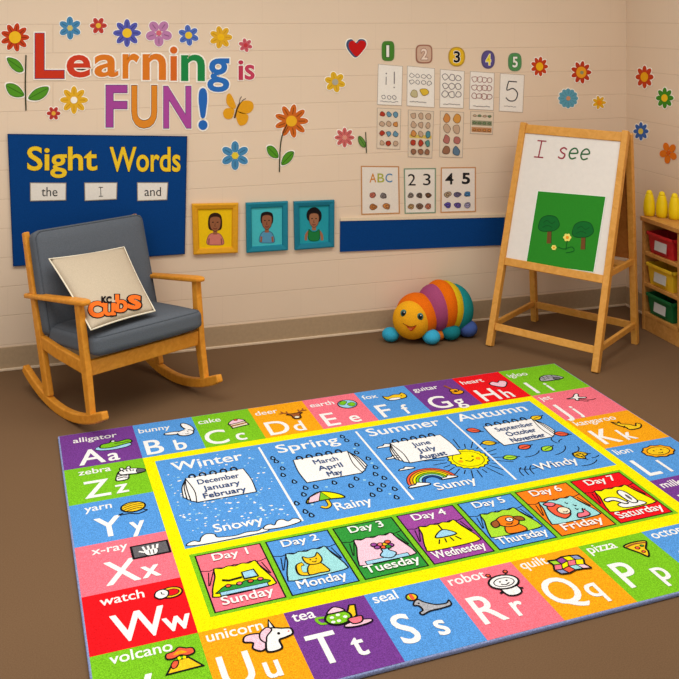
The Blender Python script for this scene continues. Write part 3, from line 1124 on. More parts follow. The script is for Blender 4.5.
def post_y(z):
    return POST0.y + (POST1.y - POST0.y) * (z - POST0.z) / (POST1.z - POST0.z)


for s in (-1, 1):
    xs = s * (CW - 0.016)
    path = [Vector((xs, y, rocker_z(y) + 0.021)) for y in [-0.425 + 0.77 * k / 18 for k in range(19)]]
    beam('rocker', path, [(0.016, 0.017 if k in (0, 18) else 0.021) for k in range(19)], WOOD_CHAIR, chair)
    beam('back_post', [(xs, post_y(z), z) for z in (0.045, 0.2, 0.4, 0.6, 0.760)],
         [(0.015, 0.026), (0.015, 0.025), (0.015, 0.024), (0.015, 0.021), (0.014, 0.016)], WOOD_CHAIR, chair)
    fz0, fz1 = rocker_z(-0.30) + 0.03, (0.545 if s < 0 else 0.532)
    beam('front_leg', [(xs, -0.305, fz0), (xs, -0.262, 0.26), (xs + s * 0.012, -0.215, fz1)], [(0.015, 0.020), (0.015, 0.026), (0.015, 0.021)], WOOD_CHAIR, chair)
    # arm: flat board rising to a rounded front
    beam('armrest', [(xs + s * 0.004, y, z - (0.014 if s > 0 else 0)) for y, z in ((0.312, 0.466), (0.2, 0.485), (0.05, 0.509), (-0.12, 0.537), (-0.22, 0.553), (-0.26, 0.558), (-0.282, 0.559))],
         [(0.022, 0.011), (0.026, 0.010), (0.028, 0.010), (0.030, 0.011), (0.030, 0.011), (0.025, 0.010), (0.013, 0.008)], WOOD_CHAIR, chair, bevel=0.007)
    beam('side_rail', [(xs, 0.155, 0.283), (xs, 0.0, 0.275), (xs, -0.25, 0.275)], (0.013, 0.029), WOOD_CHAIR, chair)
beam('front_rail', [(-CW + 0.03, -0.262, 0.272), (CW - 0.03, -0.262, 0.272)], (0.013, 0.034), WOOD_CHAIR, chair, side=(0, 1, 0))
beam('back_rail', [(-CW + 0.03, 0.16, 0.27), (CW - 0.03, 0.16, 0.27)], (0.013, 0.03), WOOD_CHAIR, chair, side=(0, 1, 0))
beam('top_rail', [(-CW + 0.03, 0.322, 0.70), (CW - 0.03, 0.322, 0.70)], (0.012, 0.03), WOOD_CHAIR, chair, side=(0, 1, 0))


def cushion(name, w, d, h, M, m, parent, bulge=0.02, rad=0.03, n=16):
    """box cushion: flat sides, rounded edges, softly crowned top and bottom"""
    bm = bmesh.new()
    bmesh.ops.create_cube(bm, size=2)
    bmesh.ops.subdivide_edges(bm, edges=bm.edges, cuts=n, use_grid_fill=True)
    for v in bm.verts:
        x, y, z = v.co
        crown = (1 - x ** 4) * (1 - y ** 4)
        px, py, pz = x * w / 2, y * d / 2, z * h / 2
        q = Vector((max(-w / 2 + rad, min(w / 2 - rad, px)), max(-d / 2 + rad, min(d / 2 - rad, py)), max(-h / 2 + rad, min(h / 2 - rad, pz))))
        e = Vector((px, py, pz)) - q
        p = q + (e.normalized() * rad if e.length > 1e-6 else e)
        p.z += z * bulge * crown
        p.x *= 1 + 0.012 * (1 - y * y)
        v.co = p
    return from_bm(name, bm, m, parent, M, smooth=True)


# seat cushion tilts back, back cushion follows the posts
sA = radians(-7)
seatM = Matrix.Translation((0, -0.085, 0.345)) @ Matrix.Rotation(sA, 4, 'X')
cushion('seat_cushion', 0.565, 0.46, 0.088, seatM, GREY, chair, 0.012, 0.028)
lean = math.atan2(POST1.y - POST0.y, POST1.z - POST0.z)
# local z of the cushion = thickness (towards viewer), local y = up the back
bx = Vector((1, 0, 0))
by = Vector((0, sin(lean), cos(lean)))
zc = 0.54
backM = frame(Vector((0, post_y(zc) - 0.058, zc)), bx, by)
cushion('back_cushion', 0.592, 0.49, 0.085, backM, GREY, chair, 0.012, 0.03)
for nm, M_, w_, d_, h_ in (('seat_piping', seatM, 0.565, 0.46, 0.088), ('back_piping', backM, 0.592, 0.49, 0.085)):
    i_ = 0.009
    pp = []
    for cx_, cy_, a0_ in ((1, -1, -pi / 2), (1, 1, 0), (-1, 1, pi / 2), (-1, -1, pi)):
        for k in range(6):
            an = a0_ + k * pi / 10
            pp.append(M_ @ Vector((cx_ * (w_ / 2 - i_ - 0.03) + 0.03 * cos(an), cy_ * (d_ / 2 - i_ - 0.03) + 0.03 * sin(an), h_ / 2 - i_ + 0.001)))
    tube(nm, pp, 0.0034, mat((84, 89, 96), 'cloth'), chair, closed=True)

# ------------------------------------------------------------------ throw pillow (leans on the back cushion)
CREAM = mat((192, 176, 152), 'fabric')
chI = chM.inverted()


def chair_ray(u, v, fn):
    """first point along the pixel ray where fn(local point) <= 0"""
    d = ray(u, v)
    t0, t1 = 3.5, 6.0
    for k in range(400):
        t = t0 + (t1 - t0) * k / 400
        if fn(chI @ (CAM + d * t)) <= 0:
            return CAM + d * t
    return CAM + d * t1


nb = Vector((0, -cos(lean), sin(lean)))
b0 = Vector((0, post_y(zc), zc)) + nb * 0.163
on_back = lambda p: (p - b0).dot(nb)
on_seat = lambda p: p.z - (0.426 - 0.12 * (p.y + 0.085))
pTL = chair_ray(49, 259, on_back)
pTR = chair_ray(124, 247, on_back)
pBL = chair_ray(91, 330, on_seat)
pBR = chair_ray(155, 311, on_seat)
pc = (pTL + pTR + pBL + pBR) / 4
ex = (pTR - pTL + pBR - pBL).normalized()
ey0 = (pTL - pBL + pTR - pBR)
ey = (ey0 - ex * ey0.dot(ex)).normalized()
pM = frame(pc, ex, ey)
pI = pM.inverted()
cor = [pI @ p for p in (pBL, pBR, pTR, pTL)]


def pil(a, b, z):
    """a, b in -1..1 (y up) -> local point with pillow crown"""
    u_, v_ = (a + 1) / 2, (b + 1) / 2
    u2 = u_
    p = cor[0] * (1 - u2) * (1 - v_) + cor[1] * u2 * (1 - v_) + cor[2] * u2 * v_ + cor[3] * (1 - u2) * v_
    pin = 0.035
    p = Vector((p.x, p.y, p.z))
    c0 = (cor[0] + cor[1] + cor[2] + cor[3]) / 4
    p -= (p - c0) * (pin * ((1 - a * a) * b * b + (1 - b * b) * a * a))
    p.z += z
    return p


def crown(a, b):
    return 0.052 * max(0, (1 - a * a) * (1 - b * b)) ** 0.55


pillow = thing('throw_pillow', 'cream square throw pillow with orange lettering leaning in the rocking chair', 'pillow', pM)
bm = bmesh.new()
N = 22
for sgn in (1, -1):
    g = [[bm.verts.new(pil(-1 + 2 * i / N, -1 + 2 * j / N, sgn * crown(-1 + 2 * i / N, -1 + 2 * j / N) * (1 if sgn > 0 else 0.75))) for i in range(N + 1)] for j in range(N + 1)]
    for j in range(N):
        for i in range(N):
            bm.faces.new((g[j][i], g[j][i + 1], g[j + 1][i + 1], g[j + 1][i]))
bmesh.ops.remove_doubles(bm, verts=bm.verts, dist=1e-5)
from_bm('pillow_cover', bm, CREAM, pillow, smooth=True)
edge = [(-1 + 2 * k / 16, -1) for k in range(16)] + [(1, -1 + 2 * k / 16) for k in range(16)] + [(1 - 2 * k / 16, 1) for k in range(16)] + [(-1, 1 - 2 * k / 16) for k in range(16)]
tube('piping', [pil(a, b, 0) for a, b in edge], 0.0035, mat((232, 222, 200), 'fabric'), pillow, closed=True, n=8)
pfm = pmap(pM)


def pil_art(u, v, z):
    # photograph pixel -> pillow surface
    x, y = pfm(u, v)
    a, b = 0.0, 0.0
    for _ in range(12):
        q = pil(a, b, crown(a, b))
        # account for the crown height along the line of sight
        vd = pI.to_3x3() @ ray(u, v)
        tx, ty = x + vd.x / vd.z * q.z, y + vd.y / vd.z * q.z
        a = max(-0.97, min(0.97, a + (tx - q.x) / 0.19))
        b = max(-0.97, min(0.97, b + (ty - q.y) / 0.19))
    q = pil(a, b, crown(a, b) + 0.0012 + z)
    return (q.x, q.y, q.z)


PA = Art(None, z=0, dz=3e-4, kind='fabric', fm3=pil_art)
for grow, c in ((0.04, 'black'), (0.0, (238, 112, 40))):
    for ch, bx_ in (('C', (88, 301.5, 103.5, 318)), ('u', (103.0, 303.5, 115.5, 316.5)), ('b', (115, 295, 127.5, 313)), ('s', (127.5, 295.5, 141, 310))):
        PA.text(ch, 0, 0, 1, c, (0.06 if ch == 'C' else 0.03) + grow, fit=bx_, grow=grow)
PA.text('KC', 0, 0, 1, 'black', 0.055, fit=(101.0, 296.8, 111.5, 303.8))
PA.obj('lettering', pillow)

# ------------------------------------------------------------------ caterpillar plush
catM = Matrix.Translation(floor_pt(428, 337))
cat = thing('caterpillar_plush', 'rainbow caterpillar plush toy with a smiling yellow face lying against the back wall', 'plush toy', catM)
cI = catM.inverted()


def cpt(u, v, zf):
    """point seen at a pixel at a given depth from the camera"""
    return cI @ (CAM + ray(u, v) * zf)


def seg(name, u, v, zf, r, half, axis, col, rz=None):
    ax = Vector(axis).normalized()
    up = Vector((0, 0, 1))
    y = up.cross(ax).normalized()
    R = Matrix((ax, y, ax.cross(y))).transposed()
    ball(name, cpt(u, v, zf), (half, r, rz or r), mat(col, 'plush'), cat, R, n=32)
    return Matrix.Translation(cpt(u, v, zf)) @ R.to_4x4() @ Matrix.Diagonal((half, r, rz or r, 1))


cdir = lambda right, fwd: Vector((right * CY + fwd * SY, -right * SY + fwd * CY, 0))
axb = cdir(0.9, 0.42)
seg('body_segment', 452, 308, 5.31, 0.138, 0.115, axb, (30, 132, 132))
seg('body_segment', 446.5, 306, 5.29, 0.142, 0.085, axb, (212, 176, 26))
seg('body_segment', 441.0, 305.5, 5.27, 0.1425, 0.085, axb, (222, 104, 14))
seg('body_segment', 434, 308, 5.25, 0.131, 0.085, axb, (160, 72, 112))
seg('hood', 417.5, 315.0, 5.22, 0.131, 0.112, cdir(0.75, 0.62), (226, 106, 18), 0.121)
face = seg('face', 411.3, 320, 5.16, 0.106, 0.085, cdir(0.42, 0.9), (236, 166, 30), 0.104)
for (u, v, zf, r, c) in ((390.5, 331, 5.17, 0.044, (52, 158, 190)), (431.3, 335.5, 5.13, 0.046, (58, 168, 205)), (438, 331.5, 5.19, 0.036, (206, 112, 34)),
                         (450, 329.5, 5.2, 0.054, (28, 120, 128)), (467, 326.5, 5.25, 0.054, (66, 88, 148))):
    p = cpt(u, v, zf)
    p.z = r * 0.86
    ball('foot', p, (r * 1.05, r * 1.15, r * 0.86), mat(c, 'plush'), cat, Matrix.Rotation(0.2, 3, 'Z'))


def face_pt(u, v, lift=0.0):
    """point of the pixel ray on the face ellipsoid"""
    Mi = (catM @ face).inverted()
    o = Mi @ CAM
    d = Mi.to_3x3() @ ray(u, v)
    a, b, c = d.dot(d), 2 * o.dot(d), o.dot(o) - 1
    t = (-b - math.sqrt(max(0, b * b - 4 * a * c))) / (2 * a)
    return cI @ (CAM + ray(u, v) * (t - lift))


for (u, v) in ((403.6, 313.2), (420.2, 316.6)):
    p = face_pt(u, v)
    R = Matrix.Rotation(-YAW, 3, 'Z')
    e = ball('eye', p, (0.017, 0.010, 0.020), mat((60, 120, 110), 'plastic'), cat, R)
    vd = (CAM - (catM @ p)).normalized()
    ball('pupil', vd * 0.0055, (0.0115, 0.008, 0.0135), mat((16, 22, 26), 'plastic'), e, R)
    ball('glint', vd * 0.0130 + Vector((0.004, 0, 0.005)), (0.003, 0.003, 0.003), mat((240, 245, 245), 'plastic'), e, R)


def face_art(u, v, z):
    q = face_pt(u, v, 0.0012 + z)
    return (q.x, q.y, q.z)


FA = Art(None, z=0, dz=3e-4, kind='plush', fm3=face_art)
FA.poly(spline([(405.5, 324.5), (409, 326.2), (412, 326.6), (416, 325.8), (414.5, 328.5), (410.5, 331)]), (196, 70, 24))
FA.line(spline([(403, 323.3), (407, 325.8), (412, 326.6), (416.5, 325.2)], False), (120, 50, 20), 0.5)
FA.poly(spline([(408, 328), (411, 328), (412.5, 329), (410, 330.4)]), (226, 110, 70))
FA.obj('mouth', cat)

# ------------------------------------------------------------------ easel
EO, EA, EW = Vector((2.4476, 4.3843, 0)), radians(-55.70), 0.3187
EYA, EZA, ED = 0.4034, 1.1792, 0.5115
eM = Matrix.Translation(EO) @ Matrix.Rotation(EA, 4, 'Z')
easel = thing('easel', 'tall wooden double-sided easel with a white writing board standing near the corner', 'easel', eM)
slope = Vector((0, EYA, EZA)).normalized()
apex_z, apex_y = EZA, EYA
fp = lambda x, t: Vector((x, EYA * t, EZA * t))            # front frame
rp = lambda x, t: Vector((x, ED + (EYA + 0.02 - ED) * t, EZA * t))   # rear frame
for s in (-1, 1):
    x = s * (EW - 0.016)
    beam('front_leg', [fp(x, 0.0), fp(x, 0.5), fp(x, 1.0)], (0.018, 0.019), WOOD_EASEL, easel, bevel=0.004)
    beam('rear_leg', [rp(x, 0.0) + Vector((0, 0.02, 0)), rp(x, 0.5) + Vector((0, 0.02, 0)), rp(x, 0.985) + Vector((0, 0.02, 0))], (0.018, 0.017), WOOD_EASEL, easel, bevel=0.004)
    y0, y1 = fp(0, 0.09).y + 0.019, rp(0, 0.09).y + 0.003
    beam('side_stretcher', [(x, y0, 0.106), (x, y1, 0.106)], (0.010, 0.015), WOOD_EASEL, easel, bevel=0.003)
    y0, y1 = fp(0, 0.39).y + 0.015, rp(0, 0.39).y + 0.006
    beam('side_brace', [(x, y0, 0.46), (x, y1, 0.46)], (0.009, 0.016), WOOD_EASEL, easel, bevel=0.003)
XI = EW - 0.034
beam('top_rail', [fp(-XI, 0.972), fp(XI, 0.972)], (0.012, 0.026), WOOD_EASEL, easel, side=Vector((0, slope.z, -slope.y)), bevel=0.003)
beam('board_rail', [fp(-XI, 0.367), fp(XI, 0.367)], (0.016, 0.021), WOOD_EASEL, easel, side=Vector((0, slope.z, -slope.y)), bevel=0.003)
beam('front_stretcher', [fp(-XI, 0.085), fp(XI, 0.085)], (0.010, 0.019), WOOD_EASEL, easel, side=Vector((0, slope.z, -slope.y)), bevel=0.003)
rs = rp(0, 0.085) + Vector((0, 0.02, 0))
beam('rear_stretcher', [(-XI, rs.y, rs.z), (XI, rs.y, rs.z)], (0.010, 0.019), WOOD_EASEL, easel, side=(0, 1, 0), bevel=0.003)
rs = rp(0, 0.96) + Vector((0, 0.02, 0))
beam('rear_top_rail', [(-XI, rs.y, rs.z), (XI, rs.y, rs.z)], (0.008, 0.024), WOOD_EASEL, easel, side=(0, 1, 0), bevel=0.003)
# rear panel (the wooden back of the second side) and tray
bm = bmesh.new()
pth = [rp(0, t) + Vector((0, 0.02, 0)) for t in (0.40, 0.94)]
sweep(bm, pth, (XI, 0.005))
from_bm('rear_panel', bm, wood_mat('panel_brown', (150, 92, 36), (168, 106, 46)), easel)
beam('rear_tray', [(-XI, 0.465, 0.44), (XI, 0.465, 0.44)], (0.05, 0.008), WOOD_EASEL, easel, side=(0, 1, 0), bevel=0.002)
# white board in the front frame
WB = mat((226, 218, 208), 'board')
bm = bmesh.new()
sweep(bm, [fp(0, 0.378), fp(0, 0.957)], (XI, 0.005))
from_bm('whiteboard', bm, WB, easel)
fn_l = Vector((0, -slope.z, slope.y))
faceM_l = frame(fp(0, 0.4) + fn_l * 0.0055, (1, 0, 0), slope)
faceM = eM @ faceM_l
efm = pmap(faceM)
EAr = Art(efm, z=0.0003, dz=1e-4, kind='paint')
RED, DRED, GRN = (150, 44, 60), (150, 44, 60), (40, 96, 52)
lw = 1.25
EAr.line([(541.8, 141), (538.5, 157)], RED, lw)
EAr.line([(537.5, 140.6), (546.5, 141.3)], RED, lw)
EAr.line([(534.0, 156.8), (543.2, 157.6)], RED, lw)


def let_s(x, y, w, h, c):
    EAr.line(spline([(x + w, y - h * 0.82), (x + w * 0.65, y - h), (x + w * 0.25, y - h * 0.8), (x + w * 0.4, y - h * 0.55), (x + w * 0.75, y - h * 0.35), (x + w * 0.55, y - 0.02 * h), (x + w * 0.2, y), (x - w * 0.05, y - h * 0.15)], False), c, 1.5)


def let_e(x, y, w, h, c):
    EAr.line(spline([(x + w * 0.12, y - h * 0.52), (x + w * 0.95, y - h * 0.55), (x + w * 0.9, y - h * 0.9), (x + w * 0.6, y - h), (x + w * 0.2, y - h * 0.75), (x + w * 0.05, y - h * 0.3), (x + w * 0.3, y), (x + w * 0.8, y - h * 0.12)], False), c, 1.5)


EAr.obj('written_word', easel, faceM_l)
EAr = Art(efm, z=0.0003, dz=1e-4, kind='paint')
let_s(558.5, 158.2, 8.5, 10.5, DRED)
let_e(568.8, 158.8, 9, 10.5, GRN)
let_e(580.5, 159.6, 9, 10.5, GRN)
EAr.obj('written_word', easel, faceM_l)

gM = faceM @ Matrix.Translation((0, 0, 0.001))
gfm = pmap(gM)
G = Art(gfm, z=0, dz=1e-4, kind='paper')
quad = [(538.2, 191.2), (605.6, 196.8), (593.5, 272.0), (526.5, 263.2)]
G.slab([(537.5, 190.6), (606.4, 196.3), (594.2, 272.6), (525.8, 263.6)], (236, 236, 226), 0.0012)
G.up(0.0012)
GREEN = (46, 134, 40)
G.poly(quad, GREEN)
for (tx, ty, s) in ((549.5, 224.5, 1.0), (583.5, 230.5, 1.02)):
    G.poly([(tx - 1.8, ty + 3), (tx + 2.2, ty + 3), (tx + 1.8, ty + 19), (tx - 2.8, ty + 19)], (112, 74, 40))
    G.line([(tx + 2.2, ty + 3), (tx + 1.8, ty + 19)], (40, 60, 30), 0.5)
    G.blob([(tx - 11 * s, ty + 2), (tx - 8 * s, ty - 6), (tx - 1, ty - 9), (tx + 7 * s, ty - 7), (tx + 10 * s, ty + 1), (tx + 5, ty + 6), (tx - 3, ty + 7), (tx - 9, ty + 6)], (26, 104, 44), (22, 70, 34), 0.6)
    G.line(spline([(tx - 6, ty - 2), (tx - 2, ty - 4), (tx + 2, ty - 1), (tx + 6, ty - 3)], False), (22, 70, 34), 0.5)
    G.line(spline([(tx - 7, ty + 3), (tx - 2, ty + 1), (tx + 3, ty + 3)], False), (22, 70, 34), 0.5)
G.line([(567.5, 240), (566, 250)], (22, 84, 34), 0.7)
G.line(spline([(558, 247), (564, 249), (572, 247), (574, 251), (566, 253)], False), (22, 92, 34), 0.8)
for (fx, fy, r) in ((567.5, 237.5, 4.0), (554.2, 247.6, 2.6)):
    for k in range(6):
        a = k * pi / 3
        G.poly(circ(fx + r * 0.62 * cos(a), fy + r * 0.62 * sin(a), r * 0.42, n=8), (236, 222, 110))
    G.poly(circ(fx, fy, r * 0.42, n=8), (232, 150, 40))
tag(G.obj('green_picture', None, gM), 'green picture of two trees and yellow flowers mounted on the easel board', 'picture')

# ------------------------------------------------------------------ storage shelf by the right wall
SXF, SXB = 3.24, 3.40
SY1, SY0 = 4.635, 3.70
shelf = thing('storage_shelf', 'wooden storage shelf with open compartments standing against the right wall', 'shelf', Matrix.Translation((SXF, SY0, 0)))
sb = lambda n, lo, hi: box(n, (lo[0] - SXF, lo[1] - SY0, lo[2]), (hi[0] - SXF, hi[1] - SY0, hi[2]), WOOD_SHELF, shelf, 0.003)
T = 0.022
sb('top_board', (SXF - 0.008, SY0, 0.622), (SXB, SY1 + 0.006, 0.648))
sb('side_panel', (SXF, SY1 - T, 0), (SXB, SY1, 0.622))
sb('side_panel', (SXF, SY0, 0), (SXB, SY0 + T, 0.622))
YD = 4.305
sb('divider', (SXF, YD - T / 2, 0.105), (SXB, YD + T / 2, 0.622))
for i, (z0, z1) in enumerate(((0.083, 0.105), (0.252, 0.274), (0.430, 0.452))):
    sb('shelf_board', (SXF + 0.002, YD + T / 2, z0), (SXB, SY1 - T, z1))
    sb('shelf_board', (SXF + 0.002, SY0 + T, z0), (SXB, YD - T / 2, z1))
sb('plinth', (SXF + 0.004, SY0 + T, 0), (SXF + 0.026, SY1 - T, 0.083))
sb('back_panel', (SXB, SY0, 0), (SXB + 0.006, SY1, 0.622))


def bin_(y0, y1, z0, h, col, label, mass):
    M = Matrix.Translation((SXF + 0.004, (y0 + y1) / 2, z0))
    t = thing('storage_bin', label, 'storage bin', M, 'coloured bins on the storage shelf')
    m = mat(col, 'plastic')
    dk = mat(tuple(int(c * 0.85) for c in col), 'plastic')
    wy, dx = (y1 - y0) / 2, 0.135
    bm = bmesh.new()
    k = 0.88
    lo = [bm.verts.new(p) for p in ((0.012, -wy * k, 0), (dx - 0.01, -wy * k, 0), (dx - 0.01, wy * k, 0), (0.012, wy * k, 0))]
    hi = [bm.verts.new(p) for p in ((0.0, -wy, h), (dx, -wy, h), (dx, wy, h), (0.0, wy, h))]
    il = [bm.verts.new(p) for p in ((0.016, -wy * k + 0.004, 0.004), (dx - 0.014, -wy * k + 0.004, 0.004), (dx - 0.014, wy * k - 0.004, 0.004), (0.016, wy * k - 0.004, 0.004))]
    ih = [bm.verts.new(p) for p in ((0.005, -wy + 0.005, h), (dx - 0.005, -wy + 0.005, h), (dx - 0.005, wy - 0.005, h), (0.005, wy - 0.005, h))]
    bm.faces.new(lo[::-1])
    bm.faces.new(il)
    for a in range(4):
        b = (a + 1) % 4
        bm.faces.new((lo[a], lo[b], hi[b], hi[a]))
        bm.faces.new((hi[a], hi[b], ih[b], ih[a]))
        bm.faces.new((il[b], il[a], ih[a], ih[b]))
    from_bm('tub', bm, m, t, bevel=0.002)
    bm = bmesh.new()
    e = 0.006
    add_box(bm, (-e, -wy - e, h - 0.016), (0.001, wy + e, h + 0.002))
    add_box(bm, (dx - 0.001, -wy - e, h - 0.016), (dx + e, wy + e, h + 0.002))
    add_box(bm, (-e, -wy - e, h - 0.016), (dx + e, -wy + 0.001, h + 0.002))
    add_box(bm, (-e, wy - 0.001, h - 0.016), (dx + e, wy + e, h + 0.002))
    from_bm('rim', bm, m, t, bevel=0.002)
    # raised label holder with a white card
    M2 = Matrix.Translation((0.008, 0, h * 0.43)) @ Matrix.Rotation(math.atan2(0.012, h), 4, 'Y')
    hw = wy * 0.46
    box('label_holder', (-0.006, -hw - 0.007, -h * 0.27), (0.0, hw + 0.007, h * 0.33), dk, t, 0.001, M2)
    cd = box('label_card', (-0.0075, -hw, -h * 0.2), (-0.006, hw, h * 0.25), mat((205, 205, 200), 'paper'), t, 0, M2)
    return t


bin_(4.355, 4.585, 0.452, 0.118, (196, 36, 40), 'red plastic bin in the top compartment of the wooden shelf', 0)
bin_(4.360, 4.590, 0.274, 0.118, (232, 190, 40), 'yellow plastic bin in the middle compartment of the wooden shelf', 0)
bin_(4.365, 4.590, 0.105, 0.115, (28, 104, 56), 'green plastic bin in the bottom compartment of the wooden shelf', 0)

for i, (u, lab) in enumerate(((649.3, 'yellow bottle on top of the shelf, the one nearest the easel'), (661.9, 'yellow bottle on top of the shelf, between two others like it'), (674.6, 'yellow bottle on top of the shelf, farthest of the three from the easel'))):
    Xp = (3.285, 3.328, 3.364)[i]
    d = ray(u, 218)
    p = CAM + d * (Xp / d.x)
    t = thing('toy_bottle', lab, 'bottle', Matrix.Translation((Xp, p.y, 0.648)), 'yellow bottles on the shelf')
    YEL = mat((246, 214, 18), 'plastic')
    lathe('body', [(0.025, 0), (0.0315, 0.006), (0.0340, 0.03), (0.0338, 0.050), (0.0312, 0.080), (0.0255, 0.106), (0.0215, 0.120), (0.0194, 0.126)], YEL, t)
    lathe('cap', [(0.0194, 0.126), (0.0176, 0.131), (0.0155, 0.139), (0.010, 0.146), (0.002, 0.148)], YEL, t)

# ------------------------------------------------------------------ wall decorations (cut paper, card, frames)
def wall_art(u, v, right=False, kind='paper', gap=0.0008):
    M = right_frame(u, v, gap) if right else back_frame(u, v, gap)
    return Art(pmap(M), z=0.0, dz=1.5e-4, kind=kind), M


WHT = (248, 240, 226)


def flower(u, v, r, n, col, cen, label, ry=None, right=False, rim=True, cr=0.34, pw=0.36, rot=0.0, group='paper flowers on the walls', dark=None, extra=None, name='paper_flower'):
    """cut paper flower: petals with a thin pale border, and a centre"""
    ry = ry or r
    pw *= 0.78
    a0, M = wall_art(u, v, right)
    t = thing(name, label, 'wall decoration', M, group)
    kx, ky = 1.0, ry / r
    E_ = lambda cx, cy, rx_, ry_, ro, nn=14: [(u + x * kx, v + y * ky) for x, y in circ(cx, cy, rx_, ry_, ro, n=nn)]
    for k in range(n):
        an = rot + k * 2 * pi / n
        if rim:
            a0.z = 0
            a0.slab(E_(0.60 * r * cos(an), 0.60 * r * sin(an), 0.40 * r + 0.8, pw * r + 0.8, an), WHT, 0.0012 + 0.00003 * k)
    for k in range(n):
        an = rot + k * 2 * pi / n
        a0.z = 0.0015 + 0.00003 * k
        a0.slab(E_(0.60 * r * cos(an), 0.60 * r * sin(an), 0.40 * r, pw * r, an), col, 0.0008)
        if dark:
            a0.z = 0.0028
            a0.line([(u + 0.4 * r * cos(an) * kx, v + 0.4 * r * sin(an) * ky), (u + 0.8 * r * cos(an) * kx, v + 0.8 * r * sin(an) * ky)], dark, 0.055 * r)
    a0.obj('petals', t)
    a1 = Art(a0.fm, z=0.0031, dz=1.5e-4, kind='paper')
    a1.slab(E_(0, 0, cr * r, cr * r, 0, 18), cen, 0.001)
    a1.obj('flower_center', t)
    if extra:
        extra(a1, t)
    return t


def center_dot(a, t):
    d = Art(a.fm, z=0.0044, dz=1e-4, kind='paper')
    d.poly(circ(581.5, 72.5, 1.8), (150, 150, 110))
    d.obj('center_dot', t)


R_, O_, Y_, B_, P_ = (196, 66, 32), (214, 110, 36), (226, 172, 44), (74, 136, 178), (188, 126, 170)


def mid(d):
    return tuple(int(c * 0.72) for c in d)


flower(15, 37.3, 14.5, 9, R_, (240, 186, 40), 'large red paper flower with yellow centre left of the letter L, above a stem', cr=0.42, pw=0.26, dark=mid(R_))
flower(70, 28, 11.5, 6, B_, (206, 190, 110), 'light blue paper flower above the letter L, second from the left in the top row', cr=0.24, dark=mid(B_), rot=0.5)
flower(98.3, 25.6, 8.6, 6, (196, 68, 60), (230, 180, 60), 'small red paper flower above the letter e, between a light blue and a violet flower', cr=0.3, dark=mid((196, 68, 60)))
flower(127, 33, 14, 8, (88, 92, 176), (240, 196, 50), 'violet blue paper flower with yellow centre above the letters a and r', cr=0.34, pw=0.28, dark=mid((88, 92, 176)))
flower(158.8, 33, 13.5, 5, P_, (214, 104, 120), 'pale mauve paper flower with five broad petals above the letters n and i', cr=0.2, pw=0.44, dark=mid(P_), rot=0.3)
flower(188.5, 35.3, 10.5, 6, (84, 112, 190), (232, 196, 60), 'deep blue paper flower with yellow centre above the green letter n', cr=0.34, pw=0.36, dark=mid((84, 112, 190)), rot=0.4)
flower(220.8, 37.3, 11.5, 7, Y_, (240, 186, 30), 'yellow paper flower with orange centre above the end of the blue letter g', cr=0.3, pw=0.34, dark=(204, 146, 30))
flower(245.5, 45.2, 7, 6, (206, 96, 106), (196, 60, 66), 'small pink paper flower above the word is', cr=0.3, dark=mid((206, 96, 106)), rot=0.3)
flower(74, 100, 14, 8, Y_, WHT, 'large yellow paper flower with pale centre below the letters L and e', cr=0.24, pw=0.28, dark=(204, 146, 30))
flower(53.6, 113.3, 7, 6, (190, 64, 56), (230, 170, 60), 'small red paper flower below the large yellow flower', cr=0.3, dark=mid((190, 64, 56)))
flower(235, 155.5, 14.5, 6, B_, (230, 200, 60), 'large sky blue paper flower with six petals beside the navy board', cr=0.24, pw=0.34, dark=mid(B_), rot=pi / 6)
flower(335, 82, 10.5, 6, (224, 176, 44), (176, 170, 150), 'yellow paper flower with grey centre below the heart', cr=0.3, pw=0.38, dark=(200, 146, 36), rot=0.3)
flower(344.5, 137.5, 10, 8, (206, 104, 100), (226, 150, 130), 'pink red paper flower left of a small leaf stem', cr=0.22, pw=0.28, dark=mid((206, 104, 100)))
flower(539.3, 66.5, 8.6, 9, R_, (240, 180, 30), 'red paper flower with yellow centre right of the number 5 sticker', ry=10, cr=0.42, pw=0.27)
flower(581, 72.3, 10.3, 9, (190, 60, 34), (236, 160, 40), 'larger red paper flower with a grey dot in its centre above the blue round flower', ry=11.5, cr=0.5, pw=0.26,
       extra=center_dot)
flower(568, 98.3, 10, 12, (98, 164, 186), (206, 150, 110), 'pale blue round paper flower with pink centre above the easel', cr=0.22, pw=0.34, dark=(80, 140, 160))
flower(599, 102.5, 6.8, 7, (230, 176, 40), (240, 150, 30), 'small yellow paper flower above the top right of the easel', cr=0.36, pw=0.3)
flower(644.8, 77, 9.0, 8, R_, (240, 170, 30), 'red paper flower with yellow centre on the right wall', ry=11.5, right=True, cr=0.42, pw=0.3)
flower(665, 98, 8.8, 8, (70, 140, 40), (240, 196, 40), 'green paper flower with yellow centre on the right wall', ry=10.5, right=True, cr=0.36, pw=0.3)
flower(641.2, 131.3, 7.6, 8, (66, 104, 176), (224, 200, 90), 'blue paper flower on the right wall beside the top of the easel', ry=9.2, right=True, cr=0.32, pw=0.3)
flower(668.7, 152.8, 9, 5, (226, 120, 30), (214, 100, 30), 'orange paper flower on the right wall above the yellow bottles', ry=11, right=True, rim=False, cr=0.22, pw=0.42, rot=0.5)


def leaf(t, M, pts, col=(84, 148, 40), rim=True, vein=None):
    a = Art(pmap(M), z=0, dz=1.5e-4, kind='paper')
    c = (sum(p[0] for p in pts) / len(pts), sum(p[1] for p in pts) / len(pts))
    if rim:
        a.slab(spline([(c[0] + (p[0] - c[0]) * 1.18, c[1] + (p[1] - c[1]) * 1.22) for p in pts]), WHT, 0.0012)
    a.z = 0.0012
    a.slab(spline(pts), col, 0.0008)
    a.z = 0.0021
    if vein:
        a.line(vein, (44, 84, 26), 0.5)
    a.line(spline(pts), (50, 90, 28), 0.5, True)
    a.obj('leaf', t)


